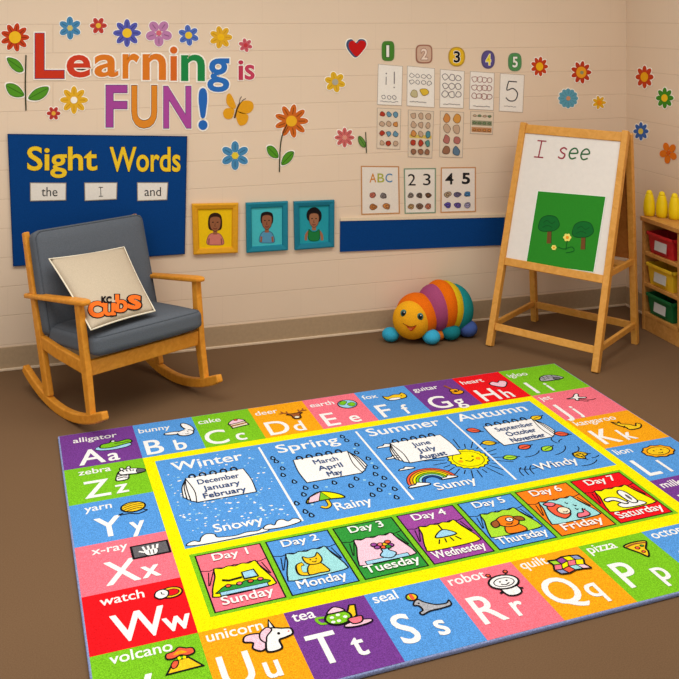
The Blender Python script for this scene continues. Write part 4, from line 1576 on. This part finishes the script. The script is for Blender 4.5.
def stem(t, M, pts, w=1.3, col=(52, 56, 34)):
    a = Art(pmap(M), z=0.0005, dz=1.5e-4, kind='paper')
    s_ = spline(pts, False)
    z = 0.0026
    a.z = z
    a.line(s_, col, w)
    a.obj('stem', t)


# stem with three leaves below the large red flower
_, M = wall_art(26, 83)
t = thing('leaf_sprig', 'dark paper stem with three green leaves below the large red flower', 'wall decoration', M)
stem(t, M, [(26, 55), (25.3, 85), (26, 110.5)])
leaf(t, M, [(7, 58.5), (12, 58), (19, 61.5), (23.5, 70), (18, 72), (11, 67)], vein=[(8, 59.5), (22.5, 69.5)])
leaf(t, M, [(6, 85), (12, 83.5), (19, 87), (24, 95), (17, 97), (9.5, 94)], vein=[(7, 86), (23, 94.5)])
leaf(t, M, [(28.5, 98.5), (34, 90.5), (42, 87), (48.5, 87.5), (46, 95), (38, 100)], vein=[(29, 98.3), (47.5, 88.5)])
# orange flower on its stem
fl = flower(291.3, 121, 17, 9, (206, 104, 38), (238, 176, 40), 'large orange paper flower with yellow centre on a bent stem with two leaves', cr=0.32, pw=0.24, dark=mid((206, 104, 38)))
Mf = fl.matrix_world.copy()
stem(fl, Mf, [(287, 124), (282, 136), (280, 150), (279.3, 172)], 1.1)
leaf(fl, Mf, [(267, 147), (272, 146), (277, 151), (278, 157.5), (272, 157), (268, 153)], vein=[(268, 147.5), (277.5, 157)])
leaf(fl, Mf, [(281.5, 164.5), (283, 157), (288, 152), (293.5, 152), (292, 158.5), (287, 163.5)], vein=[(282, 164), (293, 152.5)])
# small stem right of the pink flower
_, M = wall_art(363, 143)
t = thing('leaf_sprig', 'small thin paper stem with one green leaf right of the pink red flower', 'wall decoration', M)
stem(t, M, [(365.5, 132), (366, 142), (366.3, 153)], 0.9, (60, 66, 40))
leaf(t, M, [(358.5, 136.5), (361.5, 137), (365, 142), (365, 147), (361, 146), (358.5, 141.5)], col=(96, 140, 60), rim=False, vein=[(359, 137), (365, 146.5)])

# butterfly
a, M = wall_art(237, 109)
t = thing('paper_butterfly', 'orange yellow paper butterfly with dark body above the sky blue flower', 'wall decoration', M)
for pts, nm in (([(236, 107), (231, 94.5), (227, 95), (226.5, 103), (231, 108)], 'wing'), ([(234, 109), (226, 108.5), (223, 113), (225.5, 118.5), (232, 118)], 'wing'),
                ([(237, 108), (243, 101), (251.5, 101.5), (253.5, 107.5), (249, 113), (240, 113)], 'wing'), ([(236, 111), (240, 112), (248, 115), (246.5, 123), (240, 125.5), (236.5, 119)], 'wing')):
    w_ = Art(a.fm, z=0.0002, dz=1e-4, kind='paper')
    w_.slab(spline(pts), (226, 158, 34), 0.0014)
    w_.obj('wing', t)
b_ = Art(a.fm, z=0.0018, dz=1e-4, kind='paper')
b_.line(spline([(239.5, 103.5), (237, 109), (234.5, 118)], False), (84, 54, 26), 1.6)
b_.line(spline([(239.3, 104), (240, 99), (241.5, 96.5)], False), (60, 44, 30), 0.6)
b_.line(spline([(239.8, 104), (243, 100), (245.8, 98.5)], False), (60, 44, 30), 0.6)
b_.obj('butterfly_body', t)

# heart
a, M = wall_art(356, 48.5)
t = thing('paper_heart', 'red paper heart with a blue and white border left of the number 1 sticker', 'wall decoration', M)
hp = [(355.6, 42.4), (359.5, 38.8), (365, 39.6), (366.8, 44.5), (363.5, 50.5), (355.6, 58), (348.8, 52), (345.8, 46), (346.8, 40.5), (351.5, 38.8)]
sc = lambda k, dx=0, dy=0: spline([(356 + (p[0] - 356) * k + dx, 48 + (p[1] - 48) * k + dy) for p in hp])
a.slab(sc(1.06), WHT, 0.0012)
a.z = 0.0012
a.slab(sc(0.95), (62, 84, 116), 0.0008)
a.obj('border', t)
a = Art(a.fm, z=0.002, dz=1e-4, kind='paper')
a.slab(sc(0.82, 1.0, 0.2), (196, 30, 30), 0.0008)
a.obj('heart_face', t)


# letters of the title
LN = [0]


def letter(ch, box_, col, label, group, bold=0.019, grow=0.028, line=None, name='letter_cutout'):
    u, v = (box_[0] + box_[2]) / 2, (box_[1] + box_[3]) / 2
    LN[0] += 1
    a, M = wall_art(u, v, gap=0.0008 + 0.0003 * (LN[0] % 2))
    a.z = 0.0
    # pale card backing cut around the letter
    vv, ff = glyphs(ch, bold + grow)
    v0, _ = glyphs(ch, bold)
    bx0, bx1 = min(p[0] for p in v0), max(p[0] for p in v0)
    by0, by1 = min(p[1] for p in v0), max(p[1] for p in v0)
    fx, fy = (box_[2] - box_[0]) / (bx1 - bx0), (box_[3] - box_[1]) / (by1 - by0)

    def ext(vv, ff, col_, z0, z1):
        pts = [(box_[0] + (p[0] - bx0) * fx, box_[3] - (p[1] - by0) * fy) for p in vv]
        a.raw(pts, ff, col_, z1)
        cnt = {}
        for f in ff:
            for i in range(len(f)):
                e = (f[i], f[(i + 1) % len(f)])
                k = (min(e), max(e))
                cnt[k] = cnt.get(k, 0) + 1
        b = len(a.V)
        a.V += [a.P(p, z0) for p in pts] + [a.P(p, z1) for p in pts]
        k = a.mi(col_)
        n = len(pts)
        for e, c in cnt.items():
            if c == 1:
                a.Fc.append((b + e[0], b + e[1], b + n + e[1], b + n + e[0]))
                a.Mi.append(k)
    ext(vv, ff, WHT, 0.0, 0.0018)
    if line:
        v1, f1 = glyphs(ch, bold + 0.010)
        ext(v1, f1, line, 0.0018, 0.0024)
    ext(v0, _, col, 0.0018, 0.0028)
    o = a.obj(name, None, M)
    return tag(o, label, 'letter', group)


LG, FG, IG = 'letters of the word Learning', 'characters of the word FUN', 'letters of the word is'
RL, OL = (200, 56, 34), (220, 122, 40)
letter('L', (35.2, 33.3, 64, 78.3), RL, 'large red capital letter L at the start of the word Learning', LG, line=(90, 60, 110))
letter('e', (66.5, 54.8, 90.5, 77.5), (206, 64, 40), 'red letter e right of the big red L', LG)
letter('a', (94.3, 54.4, 118.3, 77), OL, 'orange letter a right of the red letter e', LG)
letter('r', (122.5, 53.6, 139.5, 78.6), (222, 126, 40), 'orange letter r between the letter a and the orange letter n', LG)
letter('n', (142.5, 53.6, 166, 80), OL, 'orange letter n right of the letter r', LG)
letter('i', (170, 46.5, 177.3, 80.6), (214, 104, 40), 'dark orange letter i between the orange and the green letter n', LG)
letter('n', (181, 54.6, 204.8, 81), (36, 134, 70), 'green letter n of the word Learning', LG)
letter('g', (207.2, 58.3, 229.3, 92), (48, 110, 186), 'blue letter g at the end of the word Learning', LG)
letter('i', (238.2, 60.2, 243.3, 80), (190, 60, 84), 'small crimson letter i of the word is', IG)
letter('s', (244.6, 64.6, 254.6, 79.8), (196, 66, 92), 'small crimson letter s of the word is', IG)
letter('F', (106, 85.3, 127, 127), (166, 72, 150), 'purple capital letter F at the start of the word FUN', FG, line=(70, 60, 110))
letter('U', (131.5, 85.5, 157, 128), (222, 136, 44), 'orange capital letter U of the word FUN', FG, line=(80, 60, 50))
letter('N', (163.5, 86.3, 191, 128), (172, 76, 154), 'purple capital letter N of the word FUN', FG, line=(80, 60, 110))
letter('!', (198.3, 87.8, 207.5, 130), (44, 104, 182), 'blue exclamation mark after the word FUN', FG, bold=0.03)

# navy board with the title Sight Words
NAVY = (12, 62, 124)
_, M = wall_art(98, 197, gap=0.001)
t = thing('bulletin_board', 'large navy blue bulletin board titled Sight Words behind the rocking chair', 'bulletin board', M)
a = Art(pmap(M), z=0, dz=1e-4, kind='cloth')
a.slab([(8, 134), (186.5, 136.3), (184.2, 253.2), (13.5, 265.5)], NAVY, 0.011)
a.obj('board_panel', t)
a = Art(pmap(M), z=0.0114, dz=2e-4, kind='paper')
a.line([(8, 134), (186.5, 136.3), (184.2, 253.2), (13.5, 265.5)], (16, 46, 92), 0.9, True)
a.obj('board_edge', t)
a = Art(pmap(M), z=0.0114, dz=4e-4, kind='paper')
YT = (238, 196, 44)
for txt, bx_ in (('Sight', (27.2, 146, 97.2, 177.6)), ('Words', (109.5, 146.6, 180.2, 171.5))):
    a.text(txt, 0, 0, 1, (40, 44, 40), 0.018 + 0.012, fit=bx_, grow=0.012)
    a.text(txt, 0, 0, 1, YT, 0.018, fit=bx_)
a.obj('title_lettering', t)
for (q, txt, lab) in (([(30.3, 182.8), (66, 183), (65.8, 200), (30.5, 200.8)], 'the', 'white word card reading the at the left of the navy board'),
                      ([(84.6, 182.8), (117, 182.6), (116.5, 199), (85, 200.6)], 'I', 'white word card reading I in the middle of the navy board'),
                      ([(137.3, 182.6), (167.8, 182.6), (166.8, 199.6), (137.6, 200.6)], 'and', 'white word card reading and at the right of the navy board')):
    cu, cv = sum(p[0] for p in q) / 4, sum(p[1] for p in q) / 4
    M2 = back_frame(cu, cv, 0.0128)
    a = Art(pmap(M2), z=0, dz=3e-4, kind='paper')
    a.slab(q, (232, 224, 212), 0.0018)
    a.z = 0.0018
    a.line(q, (150, 140, 124), 0.8, True)
    if txt == 'I':
        for sg in ([(100.6, 187.3), (100.9, 196.2)], [(98.6, 187.2), (102.8, 187.2)], [(98.9, 196.2), (103, 196)]):
            a.line(sg, (60, 58, 58), 0.6)
    else:
        a.text(txt, 0, 0, 1, (58, 56, 56), 0.0, fit=(41.5, 187, 57.5, 196.2) if txt == 'the' else (144.5, 187, 161, 196))
    tag(a.obj('word_card', None, M2), lab, 'word card', 'word cards on the navy board')


# framed portraits
def portrait(q, col, dcol, bg, skin, hair, shirt, label, style):
    cu, cv = sum(p[0] for p in q) / 4, sum(p[1] for p in q) / 4
    M = back_frame(cu, cv, 0.001)
    t = thing('picture_frame', label, 'picture frame', M, 'framed portraits in a row on the back wall')
    fm = pmap(M)
    inn = [(p[0] + (cu - p[0]) * 0.27, p[1] + (cv - p[1]) * 0.23) for p in q]
    bm = bmesh.new()
    rings = []
    for ring, z in ((q, 0.0), (q, 0.018), ([(p[0] + (cu - p[0]) * 0.06, p[1] + (cv - p[1]) * 0.05) for p in q], 0.021),
                    ([(p[0] + (cu - p[0]) * 0.23, p[1] + (cv - p[1]) * 0.20) for p in q], 0.016), (inn, 0.007)):
        rings.append([bm.verts.new((*fm(*p), z)) for p in ring])
    for r0, r1 in zip(rings, rings[1:]):
        for k in range(4):
            bm.faces.new((r0[k], r0[(k + 1) % 4], r1[(k + 1) % 4], r1[k]))
    from_bm('frame', bm, mat(col, 'paint'), t)
    a = Art(fm, z=0.006, dz=2e-4, kind='paper')
    a.slab(inn, bg, 0.0012)
    a.z = 0.0074
    w_, h_ = (q[1][0] - q[0][0]), (q[3][1] - q[0][1])
    X = lambda x: cu + x * w_
    Y = lambda y: cv + y * h_
    dk = tuple(int(c * 0.55) for c in skin)
    sd = tuple(int(c * 0.7) for c in shirt)
    if style == 2:      # sleeveless top: arms first
        for s in (-1, 1):
            a.line(spline([(X(0.13 * s), Y(0.14)), (X(0.19 * s), Y(0.22)), (X(0.2 * s), Y(0.33))], False), skin, 2.6)
        a.blob([(X(-0.13), Y(0.11)), (X(-0.05), Y(0.15)), (X(0.05), Y(0.15)), (X(0.13), Y(0.11)), (X(0.12), Y(0.32)), (X(-0.12), Y(0.32))], shirt, sd, 0.6)
    else:
        a.blob([(X(-0.17), Y(0.31)), (X(-0.16), Y(0.18)), (X(-0.08), Y(0.10)), (X(0.07), Y(0.10)), (X(0.15), Y(0.17)), (X(0.18), Y(0.31)), (X(0), Y(0.33))], shirt, sd, 0.7)
        for s in (-1, 1):
            a.line([(X(0.13 * s), Y(0.2)), (X(0.14 * s), Y(0.31))], sd if style == 0 else skin, 1.2 if style == 0 else 2.0)
    a.line([(X(0), Y(0.03)), (X(0), Y(0.12))], skin, 4.0)
    if style == 0:
        a.blob([(X(-0.155), Y(-0.1)), (X(-0.12), Y(-0.26)), (X(0), Y(-0.31)), (X(0.12), Y(-0.26)), (X(0.15), Y(-0.1)), (X(0.11), Y(0.03)), (X(-0.11), Y(0.03))], hair, None)
    elif style == 1:
        a.blob([(X(-0.15), Y(-0.12)), (X(-0.13), Y(-0.26)), (X(0), Y(-0.30)), (X(0.13), Y(-0.26)), (X(0.15), Y(-0.12)), (X(0.1), Y(-0.05)), (X(-0.1), Y(-0.05))], hair, None)
    else:
        a.blob([(X(-0.16), Y(-0.1)), (X(-0.18), Y(-0.24)), (X(-0.08), Y(-0.34)), (X(0.06), Y(-0.35)), (X(0.18), Y(-0.24)), (X(0.16), Y(-0.08)), (X(0), Y(-0.02))], hair, None)
    a.blob([(X(-0.12), Y(-0.12)), (X(-0.1), Y(-0.21)), (X(0), Y(-0.235)), (X(0.1), Y(-0.21)), (X(0.12), Y(-0.12)), (X(0.09), Y(0.0)), (X(0), Y(0.06)), (X(-0.09), Y(0.0))], skin, dk, 0.5)
    for s in (-1, 1):
        a.line([(X(0.05 * s - 0.02), Y(-0.12)), (X(0.05 * s + 0.02), Y(-0.125))], (40, 28, 22), 0.9)
    a.line([(X(0.0), Y(-0.1)), (X(-0.012), Y(-0.045)), (X(0.015), Y(-0.045))], dk, 0.5)
    a.line(spline([(X(-0.04), Y(-0.005)), (X(0), Y(0.01)), (X(0.04), Y(-0.005))], False), (120, 50, 44), 0.8)
    a.obj('picture', t)


portrait([(191.5, 203.5), (237.8, 202.6), (237.3, 252.0), (193.2, 254.0)], (220, 156, 24), None, (238, 194, 22), (150, 94, 62), (54, 34, 24), (206, 122, 108), 'yellow framed portrait of a child in a pink shirt', 0)
portrait([(245.5, 202.5), (287.2, 200.8), (287.3, 249.4), (246.2, 252.2)], (20, 124, 144), None, (72, 184, 190), (146, 92, 66), (34, 26, 24), (86, 148, 178), 'teal framed portrait of a child in a blue shirt', 1)
portrait([(293.3, 201.2), (333.6, 199.6), (333.4, 246.4), (294.2, 249.4)], (18, 118, 140), None, (40, 152, 164), (158, 106, 76), (30, 24, 24), (34, 122, 62), 'teal framed portrait of a child in a green sleeveless top', 2)

# navy strip with its pale top border
_, M = wall_art(421, 234, gap=0.001)
t = thing('bulletin_strip', 'long navy blue bulletin strip with a pale top border low on the back wall', 'bulletin board', M)
a = Art(pmap(M), z=0, dz=1e-4, kind='cloth')
a.slab([(340, 220.5), (504, 216.6), (502.5, 244.8), (339.8, 251.6)], NAVY, 0.008)
a.obj('strip_panel', t)
a = Art(pmap(M), z=0, dz=1e-4, kind='paper')
a.slab([(340, 217.8), (505, 213.8), (505, 216.8), (340, 220.7)], (226, 206, 176), 0.011)
a.obj('strip_border', t)


# number stickers
def sticker(u, v, rx, ry, sq, cols, num, ncol, label, rim, nl=None):
    a, M = wall_art(u, v)
    t = thing('number_sticker', label, 'number sticker', M, 'number stickers in a row')

    def sup(kx, ky):
        out = []
        for k in range(28):
            an = k * 2 * pi / 28
            c, s = cos(an), sin(an)
            e = 2 / sq
            out.append((u + kx * math.copysign(abs(c) ** e, c), v + ky * math.copysign(abs(s) ** e, s)))
        return out
    a.slab(sup(rx, ry), rim, 0.0014)
    a.z = 0.0014
    a.slab(sup(rx - 1.3, ry - 1.3), cols, 0.0008)
    a.obj('backing', t)
    a = Art(a.fm, z=0.0023, dz=2e-4, kind='paper')
    bx_ = (u - rx * 0.36, v - ry * 0.58, u + rx * 0.4, v + ry * 0.6)
    if num == '1':
        bx_ = (u - rx * 0.28, v - ry * 0.58, u + rx * 0.16, v + ry * 0.6)
    if nl:
        a.text(num, 0, 0, 1, nl, 0.025 + 0.035, fit=bx_, grow=0.035)
    a.text(num, 0, 0, 1, ncol, 0.025, fit=bx_)
    a.obj('numeral', t)


sticker(388, 51, 6.4, 10.0, 4, (74, 132, 48), '1', (238, 234, 220), 'green rounded sticker with a white number 1', (84, 130, 60), (40, 70, 40))
sticker(424, 54, 8.4, 9.4, 4, (206, 172, 148), '2', (236, 214, 196), 'dusty pink square sticker with a pale number 2', (160, 110, 90), (150, 100, 84))
sticker(456.6, 56.7, 8.4, 9.8, 2.3, (228, 182, 40), '3', (30, 28, 30), 'yellow round sticker with a black number 3', (190, 150, 50), (240, 236, 220))
sticker(488, 59.5, 6.8, 9.2, 2.3, (96, 84, 140), '4', (238, 216, 60), 'purple oval sticker with a yellow number 4', (90, 80, 120), (240, 236, 226))
sticker(514.8, 62, 6.8, 9.2, 2.8, (84, 148, 84), '5', (240, 240, 226), 'green oval sticker with a white number 5 above a sheet with a big 5', (96, 140, 96), (50, 100, 60))

# paper sheets below the stickers
PAP = (240, 232, 220)
LNC = (120, 112, 112)
random.seed(11)


def sheet(q, label, group, draw, edge=None, col=PAP, cat='sheet', name='paper_sheet'):
    cu, cv = sum(p[0] for p in q) / 4, sum(p[1] for p in q) / 4
    a, M = wall_art(cu, cv)
    a.slab(q, col, 0.0012)
    a.z = 0.0012
    a.line([(p[0] + (cu - p[0]) * 0.02, p[1] + (cv - p[1]) * 0.015) for p in q], edge or (176, 160, 144), 1.2 if edge else 0.5, True)
    x0, y0 = q[0]
    x1, y1 = q[2]

    def X(s_, t_):
        return ((q[0][0] * (1 - s_) + q[1][0] * s_) * (1 - t_) + (q[3][0] * (1 - s_) + q[2][0] * s_) * t_,
                (q[0][1] * (1 - s_) + q[1][1] * s_) * (1 - t_) + (q[3][1] * (1 - s_) + q[2][1] * s_) * t_)
    draw(a, X)
    tag(a.obj(name, None, M), label, cat, group)


def squig(a, X, s0, t0, s1, col=LNC, lw=0.5, n=9, amp=0.012):
    a.line([X(s0 + (s1 - s0) * k / n, t0 + random.uniform(-amp, amp)) for k in range(n + 1)], col, lw)


def doodle(a, X, s, t, r, col, fill=None, lw=0.55):
    pts = [X(s + r * cos(k * pi / 3.5) * random.uniform(0.7, 1.15), t + r * 0.62 * sin(k * pi / 3.5) * random.uniform(0.7, 1.15)) for k in range(7)]
    if fill:
        a.blob(pts, fill, col, lw)
    else:
        a.line(spline(pts), col, lw, True)


def d_one(a, X):
    a.poly(circ(*X(0.34, 0.22), 0.8, n=8), LNC)
    a.line([X(0.34, 0.3), X(0.34, 0.5)], LNC, 0.8)
    a.line([X(0.66, 0.16), X(0.67, 0.46)], LNC, 1.0)
    a.poly(circ(*X(0.67, 0.55), 0.7, n=8), LNC)
    for k in range(3):
        doodle(a, X, 0.25 + 0.22 * k, 0.8, 0.08, LNC)
    squig(a, X, 0.12, 0.91, 0.85)


def d_two(a, X):
    for r in range(2):
        for k in range(4):
            doodle(a, X, 0.17 + 0.21 * k, 0.23 + 0.16 * r, 0.085, LNC)
    doodle(a, X, 0.27, 0.68, 0.14, (140, 120, 70), (196, 184, 140))
    doodle(a, X, 0.62, 0.62, 0.15, (150, 120, 50), (222, 184, 60))
    squig(a, X, 0.1, 0.88, 0.7)


def d_three(a, X):
    for k in range(9):
        doodle(a, X, 0.22 + 0.27 * (k % 3), 0.2 + 0.22 * (k // 3), 0.13, LNC, None, 0.7)
    squig(a, X, 0.15, 0.9, 0.85)


def d_four(a, X):
    for k in range(12):
        doodle(a, X, 0.2 + 0.2 * (k % 4), 0.2 + 0.22 * (k // 4), 0.12, (164, 118, 112), None, 0.7)
    squig(a, X, 0.15, 0.9, 0.85)


def d_five(a, X):
    a.line(spline([X(0.70, 0.20), X(0.36, 0.20)], False), (60, 58, 60), 1.1)
    a.line(spline([X(0.36, 0.20), X(0.30, 0.43), X(0.55, 0.38), X(0.74, 0.5), X(0.66, 0.68), X(0.42, 0.71), X(0.27, 0.63)], False), (60, 58, 60), 1.1)
    squig(a, X, 0.2, 0.86, 0.7)


SG = 'number worksheets in the upper row'
sheet([(378, 63.8), (402.8, 66), (401.8, 105.8), (377, 104.8)], 'white worksheet of line drawings below the number 1 sticker', SG, d_one)
sheet([(407, 65.6), (434.8, 68.2), (434.5, 107.8), (406.6, 106)], 'white worksheet with a small yellow drawing below the number 2 sticker', SG, d_two)
sheet([(440, 69), (464.5, 71), (463.5, 108.5), (439.4, 107.6)], 'white worksheet of grey curved doodles below the number 3 sticker', SG, d_three)
sheet([(470, 71), (494.5, 72.8), (493.5, 110.6), (469, 109.4)], 'white worksheet of reddish doodles below the number 4 sticker', SG, d_four)
sheet([(500, 73), (524.5, 74.8), (522.8, 112.6), (498.8, 111.2)], 'white worksheet with one large numeral 5', SG, d_five)


def grid(rows, cols, band=()):
    def f(a, X):
        for t0, t1, c in band:
            a.poly([X(0.06, t0), X(0.94, t0), X(0.94, t1), X(0.06, t1)], c)
        nr = len(rows)
        for r, rc in enumerate(rows):
            for k in range(cols):
                c = rc[k % len(rc)]
                doodle(a, X, (k + 0.5) / cols * 0.86 + 0.07, (r + 0.55) / nr * 0.94 + 0.02, 0.32 / cols, tuple(int(x * 0.6) for x in c), c, 0.5)
    return f


rd, og, bl, gn, br_, tn = (176, 62, 44), (206, 138, 74), (104, 146, 166), (120, 140, 100), (150, 104, 78), (196, 164, 136)
PG = 'picture cards in the lower row'
sheet([(377, 107.6), (401, 108.8), (400, 149.6), (376.6, 148.6)], 'cream card of twelve tiny pictures below the number 1 worksheet', PG, grid([(rd, bl, bl), (tn, tn, og), (rd, bl, bl), (tn, rd, tn)], 3), col=(226, 207, 183))
sheet([(408, 109.5), (434, 111), (432, 158.4), (407.8, 157)], 'cream card with a yellow band below the number 2 worksheet', PG,
      grid([(tn, tn, tn), (tn, tn, tn), (og, tn, (84, 140, 150)), (rd, rd, (90, 140, 130)), (br_, br_, br_)], 3, ((0.52, 0.59, (214, 184, 90)),)), col=(222, 202, 177))
sheet([(440, 110.5), (464, 112), (462.5, 158), (439.4, 157)], 'cream card with two orange spots at the top below the number 3 worksheet', PG,
      grid([(og, (212, 150, 70)), (tn, tn), ((180, 110, 100), (180, 110, 100)), (br_, (96, 120, 140))], 2), col=(226, 206, 181))
sheet([(470.5, 111), (493.8, 112.3), (492.6, 134.6), (470, 133.5)], 'short cream card of three picture strips below the number 4 worksheet', PG,
      grid([(tn, gn, tn, gn), (gn, gn, gn, gn), (og, og, og, og)], 4, ((0.4, 0.62, (150, 150, 120)), (0.7, 0.92, (196, 140, 96)))), col=(224, 206, 181))


# three bordered cards above the strip
def d_abc(a, X):
    for ch, c, s in (('A', (206, 132, 48), 0.22), ('B', (170, 172, 70), 0.43), ('C', (96, 134, 170), 0.64)):
        p, q = X(s, 0.15), X(s + 0.18, 0.34)
        a.text(ch, 0, 0, 1, c, 0.01, fit=(p[0], p[1], q[0], q[1]))
    for s, t, c in ((0.3, 0.6, (196, 110, 90)), (0.58, 0.62, (130, 120, 116)), (0.3, 0.84, (186, 118, 60)), (0.66, 0.84, (200, 130, 70))):
        doodle(a, X, s, t, 0.1, tuple(int(x * 0.6) for x in c), c)
        doodle(a, X, s + 0.02, t, 0.05, (90, 70, 60))


def d_num(n1, n2, cols, b1=0.0, b2=0.0):
    def f(a, X):
        for ch, s, b in ((n1, 0.12, b1), (n2, 0.6, b2)):
            p, q = X(s, 0.12), X(s + 0.24, 0.38)
            a.text(ch, 0, 0, 1, (40, 38, 38), b, fit=(p[0], p[1], q[0], q[1]))
        for k, c in enumerate(cols):
            s, t = 0.2 + 0.28 * (k % 3), 0.6 + 0.24 * (k // 3)
            doodle(a, X, s, t, 0.1, tuple(int(x * 0.5) for x in c), c)
            doodle(a, X, s, t, 0.05, (60, 50, 46))
    return f


CG = 'bordered cards above the navy strip'
sheet([(361, 166), (398.8, 166.4), (399.6, 213.4), (361.4, 214.6)], 'orange bordered card with the letters ABC', CG, d_abc, (192, 136, 84), (230, 219, 204), 'card', 'bordered_card')
sheet([(404, 168.6), (435.6, 168.2), (435.4, 212.8), (404.8, 213.6)], 'green bordered card with the numerals 2 and 3', CG,
      d_num('2', '3', [(140, 128, 116), (110, 96, 84), (120, 84, 60), (190, 150, 100), (130, 100, 80), (200, 120, 90)]), (128, 150, 124), (230, 220, 206), 'card', 'bordered_card')
sheet([(441, 167.6), (475.6, 167.2), (475.6, 211.6), (440.6, 212.6)], 'orange bordered card with the numerals 4 and 5', CG,
      d_num('4', '5', [(176, 150, 120), (110, 100, 130), (70, 130, 180), (100, 84, 170), (110, 90, 160), (170, 160, 190)], 0.015, 0.03), (196, 140, 92), (232, 220, 206), 'card', 'bordered_card')
